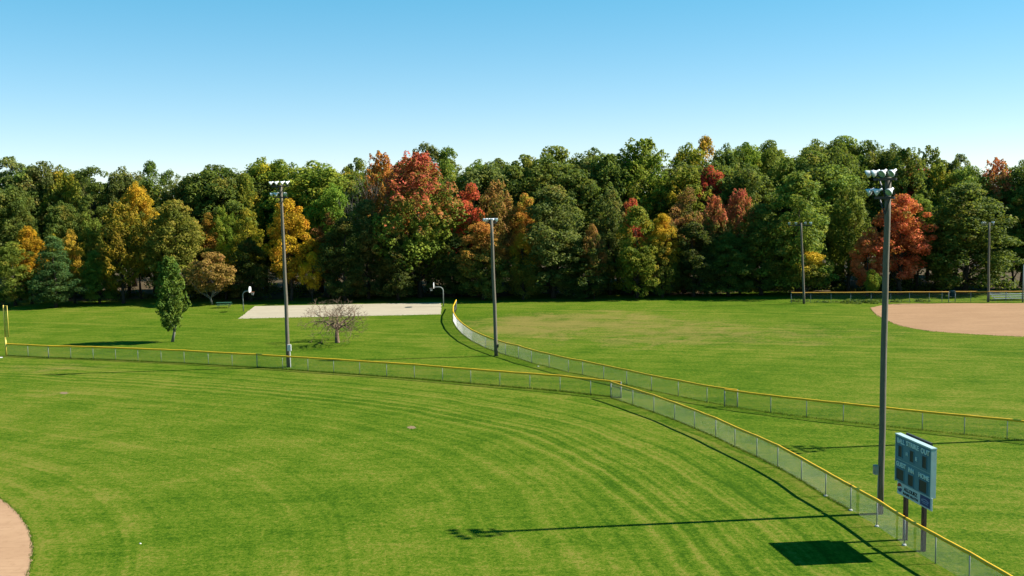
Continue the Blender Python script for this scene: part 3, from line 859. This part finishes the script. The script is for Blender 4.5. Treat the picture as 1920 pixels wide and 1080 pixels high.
 (1812, 312, 82, 1.8, 'oak1', 'green', 'oak_tree', 'green crown above the big tree by the right far pole'),
 (1812, 345, 146, .2, 'edge1', 'dark', 'broadleaf_tree', 'huge green tree behind the light pole at the far right'),
 (1722, 366, 84, 1.0, 'oak3', 'green', 'broadleaf_tree', 'green tree between the red-orange tree and the huge green tree'),
 (1870, 297, 72, 1.8, 'maple2', 'redtop', 'maple_tree', 'red-topped tree on the skyline near the right border'),
 (1918, 302, 84, 1.6, 'oak3', 'dark', 'oak_tree', 'dark green tree cut by the right border'),
 (1900, 400, 80, 1.0, 'oak1', 'dark', 'broadleaf_tree', 'dark shaded tree under the red-topped tree at the right border'),
 (1965, 310, 100, 1.0, 'oak1', 'green', 'oak_tree', 'green tree reaching in from beyond the right border'),
 (-40, 330, 100, .6, 'oak2', 'olive', 'oak_tree', 'olive tree reaching in from beyond the left border'),
]
for (px, top, w, row, key, mat, nm, lab) in T:
    place_tree(nm, px, top, w, row, key, mat, lab, bark='pale_bark' if 'pale trunk' in lab else 'bark')

# trees mostly hidden in the middle of the wood
SKY_LINE = [(-60, 305), (60, 300), (120, 318), (180, 322), (240, 318), (345, 324), (400, 312), (500, 299), (600, 305), (660, 314), (760, 292), (860, 297), (930, 302), (1043, 280), (1150, 284),
            (1205, 272), (1260, 285), (1400, 272), (1500, 266), (1580, 260), (1640, 268), (1740, 280), (1800, 295), (1840, 318), (1870, 312), (2000, 312)]
rn = random.Random(21)
REFS = ['the foul pole', 'the far left oak', 'the bluish pine', 'the fresh green low tree', 'the rusty gold tree', 'the park maple', 'the tan-brown tree', 'the left hoop', 'the left light pole', 'the golden tree', 'the small bright yellow sapling',
        'the bare park tree', 'the bare pale pair', 'the great red maple', 'the right hoop', 'the dark red tree', 'the middle light pole', 'the small orange tree', 'the pale olive tree', 'the skyline hump', 'the pointed olive tree',
        'the feathery maple', 'the yellowish treetop', 'the thin tan treetop', 'the red-topped pair', 'the far light pole', 'the low yellow-leaved tree', 'the highest skyline oak', 'the near light pole', 'the spiky bright treetop', 'the huge green tree', 'the silver bleachers']
for i, ref in enumerate(REFS):
    px = -10 + i * 61 + rn.uniform(-14, 14)
    top = float(np.interp(px, [p[0] for p in SKY_LINE], [p[1] for p in SKY_LINE])) + rn.uniform(2, 26)
    place_tree('broadleaf_tree', px, top, rn.uniform(85, 120), rn.choice((2.2, 3.0, 4.2)), rn.choice(('oak1', 'oak2', 'oak3', 'maple1')), rn.choice(('dark', 'dark', 'green', 'olive')),
               'green tree mostly hidden among other crowns in the depth behind ' + ref, group='half hidden trees of the wood')

# leafless trees among the green
def bare_tree(seed, H, spread, r0, fork, levels=5, name='limbs', up=.35, n0=5, twig=.012, kids=(2, 3, 3)):
    rn = random.Random(seed)
    tk, tw = MB(), MB()
    def grow(p, d, ln, r, lev):
        q = p + d * ln
        m = p.lerp(q, .5) + Vector((rn.gauss(0, .05), rn.gauss(0, .05), rn.gauss(0, .03))) * ln
        (tk if lev <= 1 else tw).tube([p, m, q], [r, r * .82, r * .62], 6 if lev <= 1 else 4 if lev < 3 else 3, False)
        if lev >= levels: return
        n = n0 if lev == 0 else rn.choice(kids) if lev < levels - 1 else kids[-1] + 1
        for k in range(n):
            a = 2 * math.pi * k / n + rn.uniform(-.6, .6)
            side = d.orthogonal().normalized()
            side = Matrix.Rotation(a, 3, d) @ side
            nd = (d * (1.0 if lev else .55) + side * rn.uniform(.55, 1.0) * spread + Vector((0, 0, up * rn.uniform(.2, 1)))).normalized()
            s = q if k < 2 or lev == 0 else m.lerp(q, rn.uniform(.1, .8))
            grow(s, nd, ln * rn.uniform(.58, .86) * (1.35 if lev == 0 else 1), max(r * .55, twig), lev + 1)
    grow(Vector((0, 0, 0)), Vector((rn.gauss(0, .04), rn.gauss(0, .04), 1)).normalized(), fork, r0, 0)
    zs = max(v[2] for v in tw.v); f = H / zs
    for mb in (tk, tw):
        mb.v = [(x * f, y * f, z * f) for x, y, z in mb.v]
    return tk, tw
def place_bare(label, pos, seed, H, spread, r0, fork, mat='twig', group=None, name='bare_tree', wide=1.0, **kw):
    tk, tw = bare_tree(seed, H, spread, r0, fork, **kw)
    for mb in (tk, tw): mb.v = [(x * wide, y * wide, z) for x, y, z in mb.v]
    r = thing(name, label, 'tree', pos, 0, group)
    tk.build('trunk', M[mat], r, True); tw.build('twigs', M[mat], r)
    return r
b1 = G(632.5, 642.5)
place_bare('small leafless tree standing alone on the grass before the concrete court', b1, 4, (at_depth(632, 553, b1.y).z), 1.25, .17, 1.1, levels=6, up=.06, n0=6, twig=.008, kids=(3, 3), wide=1.22)
for (px, top, row, seed, lab) in ((686, 318, 1.2, 31, 'leafless pale grey tree left of the great red maple, left of its pair'), (704, 312, 1.25, 33, 'leafless pale grey tree left of the great red maple, right of its pair'),
                             (624, 297, 3.4, 35, 'bare purplish grey treetop on the skyline right of the left light pole')):
    Y = 149 - 8 * px / 1920 + row * 7 + 3
    p = at_depth(px, 450, Y)
    place_bare(lab, (p.x, Y, 0), seed, at_depth(px, top, Y).z, .5, .2, 9.0, 'pale_bark' if row < 2 else 'twig', 'leafless trees in the wood', levels=5, up=.5, n0=4, twig=.02)

# grey dry shrub at the left border
me, C = make_crown(51, 'edge', 4.5, 5, .1, 60, 60, .10, .6, name='crown')
me.materials[0] = L['grey']
r = thing('dry_shrub', 'dry greyish shrub cut by the left border at the wood edge', 'shrub', G(6, 574))
link('crown', me, r)
tk = MB()
for k in range(7):
    a = k * .9
    tk.tube([(0, 0, 0), (math.cos(a) * .6, math.sin(a) * .6, 1.5), (math.cos(a) * 1.5, math.sin(a) * 1.5, 3.4)], [.05, .035, .012], 5, False)
tk.build('stems', M['twig'], r)

# park maple
pm = G(323.5, 641)
hgt = at_depth(325, 486, pm.y).z
me, C = make_crown(61, 'column', hgt, 2.85, .17, 150, 85, .115, .5, spiky=1.7, name='crown')
me.materials[0] = L['park']
r = thing('park_maple', 'young upright green tree standing alone on the grass behind the left fence', 'tree', pm, .8)
link('crown', me, r)
tr = make_trunk(62, C, hgt, .14, .85, 40); tr.materials.append(M['pale_bark'])
link('trunk', tr, r)

# the wood behind the last rows, and what grows under it
rn = random.Random(31)
sp = []
for i in range(330):
    X = rn.uniform(-108, 108); Y = rn.uniform(188, 206); z = rn.uniform(1.5, 15)
    sp.append((X, Y, z, rn.uniform(2.0, 3.6), rn.uniform(1.6, 2.8), 80))
shrub_mass('deep_woods', sp, .38, 'dark', 'dense dark green mass of the wood behind the last rows of trees', 'woods', 32)
sp = []
for i in range(420):
    X = rn.uniform(-95, 95); Y = 149 - X * .055 + 3 + abs(rn.gauss(0, 12)) + 1.5
    s = rn.uniform(.5, 1.5)
    sp.append((X, Y, 0, s * 1.1, s * rn.uniform(.5, 1.2), 60))
for i in range(130):
    X = rn.uniform(-28, 62); Y = 149 - X * .055 + 6 + rn.uniform(0, 10)
    s = rn.uniform(1.0, 2.4)
    sp.append((X, Y, rn.uniform(1, 4), s * 1.1, s, 80))
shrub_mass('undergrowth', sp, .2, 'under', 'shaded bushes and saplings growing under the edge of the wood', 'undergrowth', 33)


# ------------------------------------------------------------------ floodlight poles
def floodlight_mesh():
    mb = MB()
    # reflector bowl opens along +X, housing behind it
    prof_ = [(-.42, .03), (-.42, .09), (-.20, .10), (-.17, .12), (-.05, .21), (.10, .285), (.20, .31), (.215, .30)]
    mb.tube([(x, 0, 0) for x, _ in prof_], [r for _, r in prof_], 16, False)
    mb.tube([(-.42, 0, 0), (-.425, 0, 0)], [.03, .01], 8)
    return mb.mesh('floodlight', M['alu'], True)
FLOOD = floodlight_mesh()
_m = MB()
_m.tube([(.185, 0, 0), (.20, 0, 0), (.225, 0, 0)], [.295, .28, .06], 16)
LENS = _m.mesh('lens', M['lens'], True)
YOKE = MB().bar((-.12, .24, 0), (-.12, .24, -.34), .04, .015).bar((-.12, -.24, 0), (-.12, -.24, -.34), .04, .015).bar((-.12, -.25, -.34), (-.12, .25, -.34), .04, .015).mesh('yoke', M['iron'])

def add_flood(root, pos, aim, scale=1.0):
    a = Vector(aim).normalized()
    f = link('floodlight', FLOOD, root, pos)
    f.rotation_mode = 'QUATERNION'
    f.rotation_quaternion = a.to_track_quat('X', 'Z')
    f.scale = (scale,) * 3
    link('lens', LENS, f)
    y = link('yoke', YOKE, f)
    y.rotation_euler = (0, math.asin(max(-1, min(1, a.z))) * -1.0 * 0, 0)
    return f

def light_pole(label, base, top, r0, r1, tiers, group='floodlight poles', box=None, floods_scale=.60, seed=1, brace=True, conduit=None, flat=False):
    """tiers: (height below top, arm direction, half length, [(t, forward offset, aim)])"""
    b = Vector(base); t = Vector(top)
    root = thing('light_pole', label, 'light pole', b, 0, group)
    ax = t - b
    rn = random.Random(seed)
    pts = [ax * (i / 8) + Vector((rn.gauss(0, .012), rn.gauss(0, .012), 0)) * (0 < i < 8) for i in range(9)]
    pts[0].z = -.1
    MB().tube(pts, [r0 + (r1 - r0) * i / 8 for i in range(9)], 12).build('pole', M['wood_pole'], root, True)
    for (dz, ad, hl, lamps) in tiers:
        ad = Vector(ad).normalized()
        c = ax * (1 - dz / ax.z)
        side = Vector((-ad.y, ad.x, 0))
        if side.x > 0: side = -side
        off = side * (r1 + .06)
        MB().bar(c + off - ad * hl, c + off + ad * hl, .09, .11).build('crossarm', M['iron'], root)
        if brace:
            for s in (-1, 1):
                MB().bar(c + off + ad * hl * .55 * s, c + off * .9 + Vector((0, 0, -.75)), .05, .05).build('brace', M['iron'], root)
        for (tt, fo, aim) in lamps:
            p = c + off + ad * hl * tt + side * fo + Vector((0, 0, .30))
            add_flood(root, p, aim, floods_scale)
    return root, ax

# near pole by the scoreboard
b = G(1650, 963)
t = at_depth(1665.5, 332, b.y)
root, ax = light_pole('tall grey-brown light pole with seven floodlights beside the scoreboard', b, t, .15, .135,
    [(.10, (.45, -.9, 0), .66, [(-.98, .35, (-.85, .35, -.42)), (-.36, .42, (-.9, .15, -.45)), (.30, .35, (-.72, -.45, -.50)), (.95, .22, (-.75, -.35, -.50))]),
     (.95, (.45, -.9, 0), .58, [(-.95, .38, (-.85, .1, -.5)), (-.3, .30, (-.8, .3, -.45)), (.75, .15, (-.72, -.45, -.5))])], seed=2)
e = G(1643, 963)
bx = MB().box((-.26, -.05, at_depth(1643, 880, b.y).z), (.2, .25, .44)); bx.build('meter_box', M['galv'], root, bevel=.01)
MB().tube([(-.17, -.09, .1), (-.15, -.09, 2.0)], .025, 6).build('conduit', M['galv'], root)

# left pole behind the near fence
b = G(541.3, 688); t = at_depth(526.5, 346, b.y)
root, ax = light_pole('light pole with seven floodlights and a white box behind the left fence', b, t, .19, .12,
    [(.15, (1, -.25, 0), .82, [(-.95, .2, (-.85, -.2, -.42)), (-.30, .2, (-.8, -.3, -.5)), (.40, .2, (-.75, -.35, -.5)), (1.0, .2, (-.7, -.4, -.5))]),
     (1.15, (1, -.25, 0), .7, [(-1.0, .2, (-.9, .1, -.4)), (-.45, .15, (-.85, -.1, -.45)), (.75, .15, (.45, -.75, -.45))])], seed=3)
zb = at_depth(543, 657, b.y).z
MB().box((.16, -.22, zb + .27), (.34, .2, .58)).build('meter_box', M['white'], root, bevel=.012)
MB().tube([(.22, -.24, .0), (.22, -.24, zb)], .04, 7).build('conduit', M['white'], root)

# middle pole
b = G(930.5, 667.5); t = at_depth(921.3, 413, b.y)
root, ax = light_pole('grey light pole with two clusters of lamps by the curving fence in the middle', b, t, .19, .15,
    [(.25, (1, .35, 0), .55, [(-.95, .15, (-.7, .5, -.35)), (-.4, .3, (-.75, .6, -.35)), (.35, .2, (.8, .3, -.4)), (1.0, .05, (.75, -.45, -.38))])], seed=4, brace=False)
MB().box((.20, -.1, 1.0), (.10, .14, .3)).build('meter_box', M['iron'], root, bevel=.01)

# far poles at the other diamond
b = G(1507.5, 569.5); t = at_depth(1502, 418, b.y)
light_pole('thin far light pole with four round lamps against the large green tree', b, t, .17, .12,
    [(.35, (1, .05, 0), 1.55, [(-1.0, .1, (.1, -.95, -.3)), (-.42, .1, (.1, -.95, -.3)), (.42, .1, (.1, -.95, -.3)), (.9, .1, (.6, -.8, -.3))])], seed=5, brace=False)
b = G(1853, 566.3); t = at_depth(1855, 417, b.y)
light_pole('far light pole with a pair of lamps against the huge green tree', b, t, .17, .12,
    [(.35, (1, .05, 0), .9, [(-.9, .1, (-.5, -.8, -.3)), (-.55, .1, (-.2, -.9, -.3)), (.75, .1, (.6, -.6, -.35))])], seed=6, brace=False)
# a fifth pole stands beyond the right border; its shadow crosses the grass behind the scoreboard
b = Vector((36.4, 61.2, 0)); t = b + Vector((.1, 0, 16.0))
light_pole('light pole beyond the right border whose shadow crosses the grass behind the scoreboard', b, t, .16, .135,
    [(.12, (.3, -1, 0), .9, [(-.98, .3, (-.8, .3, -.45)), (-.35, .3, (-.9, .1, -.45)), (.35, .3, (-.8, -.3, -.45)), (.98, .3, (-.8, -.4, -.45))]),
     (1.0, (.3, -1, 0), .75, [(-.9, .3, (-.8, .2, -.45)), (.8, .2, (-.8, -.3, -.45))])], seed=8)
b = G(1917.5, 566.5)
r = thing('backstop_post', 'plain grey steel pole at the right border beside the bleachers', 'post', b)
MB().tube([(0, 0, -.05), (0, 0, at_depth(1917, 497, b.y).z)], .085, 10).build('pole', M['galv'], r, True)
MB().tube([(0, 0, at_depth(1917, 497, b.y).z), (0, 0, at_depth(1917, 496, b.y).z + .02)], [.10, .03], 10).build('pole_cap', M['galv'], r, True)

# ------------------------------------------------------------------ foul pole
b = G(12, 667.3)
r = thing('foul_pole', 'yellow foul pole with a narrow mesh wing at the left end of the fence', 'foul pole', b)
zt = at_depth(6, 572, b.y).z; zm = at_depth(9, 632, b.y).z
MB().tube([(0, 0, -.05), (0, 0, 1.9)], .085, 10).build('sleeve', M['yellow_paint'], r, True)
MB().tube([(0, 0, 1.9), (0, 0, zt)], .055, 10).build('pole', M['yellow_paint'], r, True)
w = G(18.6, 667.3).x - b.x
MB().tube([(w, 0, zm), (w, 0, zt - .05)], .03, 8).build('wing_rail', M['yellow_paint'], r, True)
MB().tube([(0, 0, zm + .02), (w, 0, zm + .02)], .02, 6).build('wing_crossbar', M['yellow_paint'], r)
MB().tube([(0, 0, zt - .07), (w, 0, zt - .07)], .02, 6).build('wing_crossbar', M['yellow_paint'], r)
mb = MB()
for k in range(1, 60):
    z = zm + (zt - zm) * k / 60
    mb.tube([(0, 0, z), (w, 0, z - .0)], .008, 3, False)
for k in range(1, 6):
    mb.tube([(w * k / 6, 0, zm), (w * k / 6, 0, zt - .07)], .008, 3, False)
mesh_w = mb.build('wing_mesh', M['faded_yellow'], r); mesh_w['kind'] = 'stuff'

# ------------------------------------------------------------------ scoreboard
p1, p2 = G(1697, 1012), G(1731, 1033)
al = (p2 - p1); al.z = 0; al.normalize()
nrm = Vector((-al.y, al.x, 0))               # points away from the home side
def along(px, off):
    # where the sight line through px crosses the board plane
    d = ray(px, 880)
    o = p1 - nrm * off
    A = np.array([[d.x, -al.x], [d.y, -al.y]])
    s, tt = np.linalg.solve(A, np.array([o.x, o.y]))
    return tt
OFF = .30
u0, u1 = along(1678.5, OFF), along(1745.5, OFF)
BW = u1 - u0
orig = p1 - nrm * OFF + al * u0
def zpix(px, py):
    tt = along(px, OFF); q = p1 - nrm * OFF + al * tt
    return at_depth(px, py, q.y).z
zT = .5 * (zpix(1679, 813) + zpix(1745, 842)); zB = .5 * (zpix(1679, 899) + zpix(1745, 934))
BH = zT - zB
board = thing('scoreboard', 'teal scoreboard with ball, strike and out windows over an advertising banner', 'scoreboard', (orig.x, orig.y, 0), math.atan2(al.y, al.x))
# local: x along the face (far to near), y into the board, z up; face plane y = 0
TH = .22
MB().box((BW / 2, TH / 2 + .012, zB + BH / 2), (BW - .02, TH, BH - .02)).build('cabinet', M['board'], board)
fr = MB()
fr.box((BW / 2, TH / 2, zT - .005), (BW + .06, TH + .06, .06))
fr.build('top_edge', M['board_edge'], board, bevel=.006)
MB().box((BW + .005, TH / 2, zB + BH / 2 - .04), (.035, TH + .03, BH - .02)).build('side_edge', M['board_edge'], board, bevel=.006)
MB().box((-.005, TH / 2, zB + BH / 2 - .04), (.03, TH + .03, BH - .02)).build('side_edge', M['board_edge'], board, bevel=.006)
def text_mesh(s, w, h):
    cu = bpy.data.curves.new('lettering', 'FONT'); cu.body = s; cu.extrude = .012; cu.offset = .018; cu.resolution_u = 3
    o = bpy.data.objects.new('lettering', cu); COL.objects.link(o)
    dg = bpy.context.evaluated_depsgraph_get()
    me = bpy.data.meshes.new_from_object(o.evaluated_get(dg))
    bpy.data.objects.remove(o); bpy.data.curves.remove(cu)
    v = np.array([q.co[:] for q in me.vertices])
    lo, hi = v.min(0), v.max(0)
    n = np.stack([(v[:, 0] - (lo[0] + hi[0]) / 2) / (hi[0] - lo[0]) * w, -v[:, 2], (v[:, 1] - (lo[1] + hi[1]) / 2) / (hi[1] - lo[1]) * h], 1)
    me.vertices.foreach_set('co', n.ravel()); me.update()
    me.materials.clear()
    return me
def lettering(s, uc, vc, w, h, mat, y=-.008, parent=board, zt=None, hh=None, name='lettering'):
    me = text_mesh(s, w * BW, h * BH); me.materials.append(M[mat])
    return link(name, me, parent, (uc * BW, y, zT - vc * BH))
for s, uc, vc, w, h in (('BALL', .16, .115, .21, .105), ('STRIKE', .49, .105, .35, .105), ('OUT', .84, .115, .23, .105),
                        ('H', .335, .33, .045, .075), ('E', .605, .345, .045, .075),
                        ('GUEST', .175, .615, .28, .10), ('INN', .465, .635, .15, .10), ('HOME', .82, .635, .28, .10)):
    lettering(s, uc, vc, w, h, 'letter')
for uc, vc, w, h in ((.14, .335, .11, .25), (.47, .335, .11, .25), (.82, .335, .115, .26), (.145, .835, .22, .25), (.455, .85, .155, .245), (.795, .845, .22, .255)):
    x, z = uc * BW, zT - vc * BH
    f = MB()
    ww, hh = w * BW, h * BH
    for (cx, cz, dx, dz) in ((x, z + hh / 2, ww + .05, .03), (x, z - hh / 2, ww + .05, .03), (x - ww / 2, z, .03, hh - .03), (x + ww / 2, z, .03, hh - .03)):
        f.box((cx, .0, cz), (dx, .03, dz))
    fo = f.build('digit_frame', M['board'], board)
    MB().box((x, .0085, z), (ww - .02, .02, hh - .02)).build('digit_window', M['window'], fo)
# panel seams
MB().box((BW * .5, .0105, zT - BH * .52), (BW * .96, .008, .012)).build('panel_seam', M['board_edge'], board)
# banner
zb1 = zB - .02; zb0 = zpix(1683, 925); bh = zb1 - zb0
bx0, bx1 = .05 * BW, 1.02 * BW
MB().box(((bx0 + bx1) / 2, .06, (zb0 + zb1) / 2), (bx1 - bx0, .05, bh)).build('banner', M['banner'], board, bevel=.004)
def bpos(u, v): return (u * BW, .030, zb1 - v * bh)
def logo(cx, cz, r):
    n = 28
    def band(f_lo, f_hi, mat, nm):
        mb = MB(); k = 14
        top = []; bot = []
        for i in range(k + 1):
            x = -1 + 2 * i / k
            c = math.sqrt(max(0, 1 - x * x))
            t_, b_ = min(c, f_hi(x)), max(-c, f_lo(x))
            t_ = max(t_, b_)
            top.append((cx + x * r, .028, cz + t_ * r)); bot.append((cx + x * r, .028, cz + b_ * r))
        mb.v = top + bot
        for i in range(k):
            mb.f.append((k + 1 + i, k + 2 + i, i + 1, i))
        mb.build(nm, M[mat], board)
    wv = lambda x: .16 * math.sin(x * 2.6)
    band(lambda x: wv(x) + .20, lambda x: 9, 'red_ink', 'logo_upper')
    band(lambda x: wv(x) - .18, lambda x: wv(x) + .20, 'white', 'logo_wave')
    band(lambda x: -9, lambda x: wv(x) - .18, 'blue_ink', 'logo_lower')
logo(.125 * BW, zb1 - .42 * bh, bh * .36)
for s, uc, vc, w, h in (('ALLOUEZ', .44, .36, .38, .30), ('BABE RUTH', .44, .73, .42, .20)):
    me = text_mesh(s, w * BW, h * bh); me.materials.append(M['ink'])
    link('lettering', me, board, bpos(uc, vc))
pan = MB().box((.845 * BW, .0295, zb1 - .49 * bh), (.27 * BW, .006, .80 * bh)).build('sponsor_panel', M['blue_ink'], board)
# pale illegible script on the navy panel: a swoosh and two lines
sw = MB()
for k in range(8):
    a, b_ = -.10 + k * .025, -.10 + (k + 1) * .025
    za, zc = .12 * math.sin((k) / 8 * math.pi), .12 * math.sin((k + 1) / 8 * math.pi)
    sw.bar(((.845 + a) * BW, .024, zb1 - (.46 - za) * bh), ((.845 + b_) * BW, .024, zb1 - (.46 - zc) * bh), .006, .035)
sw.bar((.75 * BW, .024, zb1 - .52 * bh), (.94 * BW, .024, zb1 - .52 * bh), .006, .03)
sw.bar((.78 * BW, .024, zb1 - .66 * bh), (.93 * BW, .024, zb1 - .66 * bh), .006, .025)
sw.build('sponsor_script', M['pale_ink'], board)
for (u, z) in ((1.0, zb1 - .03), (1.0, zb0 + .05), (.06, zb0 + .05)):
    MB().tube([(u * BW, .02, z), (u * BW, .035, z)], .022, 8).build('bolt', M['white'], board)
# two timber posts carry it, with a beam along the back
for q in (p1, p2):
    s = (q - orig).dot(al)
    MB().box((s, OFF, (zT + .1) / 2 - .1), (.19, .15, zT + .1)).build('post', M['dark_post'], board, bevel=.01)
s1, s2 = (p1 - orig).dot(al), (p2 - orig).dot(al)
MB().box(((s1 + s2) / 2, OFF + .125, zT - .02), (s2 - s1 + .5, .09, .16)).build('back_beam', M['iron'], board)
MB().box(((s1 + s2) / 2, OFF + .125, zB + .1), (s2 - s1 + .5, .09, .16)).build('back_beam', M['iron'], board)

# ------------------------------------------------------------------ basketball hoops
def hoop(label, base, sgn, ztop, reach):
    r = thing('basketball_hoop', label, 'basketball hoop', base, 0 if sgn > 0 else math.pi, 'hoops at the ends of the concrete court')
    pts = [(0, 0, -.05), (0, 0, ztop - .55)]
    for k in range(1, 7):
        a = k / 6 * math.pi / 2
        pts.append((.55 - .55 * math.cos(a), 0, ztop - .55 + .55 * math.sin(a)))
    pts.append((reach, 0, ztop))
    MB().tube(pts, .065, 9).build('pole', M['galv'], r, True)
    # fan shaped backboard
    n = 18
    mb = MB()
    out = []
    for k in range(n):
        a = 2 * math.pi * k / n
        y = .68 * math.cos(a); z = .47 * math.sin(a)
        if z < -.30: z = -.30 - (abs(z) - .30) * .5
        out.append((y, z))
    for x in (-.02, .02):
        for y, z in out: mb.v.append((reach + .05 + x, y, ztop + .18 + z))
    mb.f.append(tuple(range(n))[::-1]); mb.f.append(tuple(range(n, 2 * n)))
    for k in range(n): mb.f.append((k, (k + 1) % n, n + (k + 1) % n, n + k))
    mb.build('backboard', M['white'], r)
    zr = ztop - .12
    rp = [(reach + .07 + .34 + .23 * math.cos(a), .23 * math.sin(a), zr) for a in np.linspace(0, 2 * math.pi, 17)]
    rm = MB().tube(rp, .013, 6).bar((reach + .06, 0, zr), (reach + .18, 0, zr), .12, .03).build('rim', M['rim'], r)
    nt = MB()
    for k in range(12):
        a = 2 * math.pi * k / 12
        for da in (-.26, .26):
            c = (reach + .41, 0, 0)
            nt.tube([(c[0] + .23 * math.cos(a), .23 * math.sin(a), zr), (c[0] + .15 * math.cos(a + da), .15 * math.sin(a + da), zr - .22), (c[0] + .12 * math.cos(a), .12 * math.sin(a), zr - .42)], .009, 3, False)
    nt.build('net', M['net'], rm)
    return r
b = G(456.5, 584)
hoop('basketball hoop facing right at the left end of the court', b, 1, at_depth(458, 546, b.y).z, G(469, 584).x - b.x)
b = G(831.5, 574.5)
hoop('basketball hoop with curved grey pole at the right end of the court', b, -1, at_depth(830, 538, b.y).z, b.x - G(815, 574.5).x)

# ------------------------------------------------------------------ picnic table
b = G(420, 577)
r = thing('picnic_table', 'green picnic table on the grass left of the court', 'picnic table', b, .12)
for k in range(5):
    MB().box((0, (k - 2) * .15, .74), (2.1, .135, .04)).build('tabletop_plank', M['green_paint'], r)
for s in (-1, 1):
    for k in range(2):
        MB().box((0, s * (.62 + k * .14), .44), (2.1, .13, .04)).build('seat_plank', M['green_paint'], r)
for x in (-.75, .75):
    fm = MB()
    fm.bar((x, -.28, .72), (x, -.60, 0), .05, .05).bar((x, .28, .72), (x, .60, 0), .05, .05).bar((x + .06, -.78, .40), (x + .06, .78, .40), .05, .05).bar((x, -.36, .69), (x, .36, .69), .05, .05)
    fm.build('leg_frame', M['iron'], r)

# ------------------------------------------------------------------ bleachers, barrel, litter
b = G(1897, 563.5)
r = thing('bleachers', 'low silver bleachers behind the far fence at the right border', 'bleachers', b, 0)
for k in range(4):
    MB().box((0, k * .55, .28 + k * .24), (5.0, .26, .05)).build('seat_plank', M['bench'], r)
    if k: MB().box((0, k * .55 - .25, .06 + k * .24), (5.0, .26, .04)).build('foot_plank', M['bench'], r)
for x in (-2.2, 0, 2.2):
    MB().bar((x, -.1, .0), (x, 1.9, 0.03), .05, .05).bar((x, -.05, .24), (x, 1.75, .97), .05, .05).bar((x, 1.7, 0), (x, 1.7, .95), .05, .05).bar((x, 0, 0), (x, 0, .26), .05, .05).build('frame', M['galv'], r)
b = G(1785.5, 557)
r = thing('trash_barrel', 'dark green trash barrel standing in the gap of the far fence', 'trash barrel', b)
MB().tube([(0, 0, 0), (0, 0, .25), (0, 0, .27), (0, 0, .29), (0, 0, .55), (0, 0, .57), (0, 0, .59), (0, 0, .86)], [.38, .38, .40, .38, .38, .40, .38, .38], 16).build('drum', M['barrel'], r, True)
MB().tube([(0, 0, .86), (0, 0, .89)], [.41, .41], 16).build('rim', M['galv'], r, True)

def scrap(label, pos, s, seed, nm='paper_scrap'):
    rn = random.Random(seed)
    me = bpy.data.meshes.new(nm); bm = bmesh.new()
    bmesh.ops.create_icosphere(bm, subdivisions=2, radius=s)
    for v in bm.verts: v.co = Vector((v.co.x * 1.2, v.co.y, v.co.z * .6)) * rn.uniform(.75, 1.15) + Vector((0, 0, s * .45))
    bm.to_mesh(me); bm.free(); me.materials.append(M['paper'])
    o = link(nm, me, None, pos)
    o['label'] = label; o['category'] = 'litter'
scrap('white crumpled scrap lying at the foot of the curving fence', G(1009, 687.5), .07, 1)
scrap('pale scrap lying on the grass beside the near dirt infield', G(263, 1020), .045, 2)
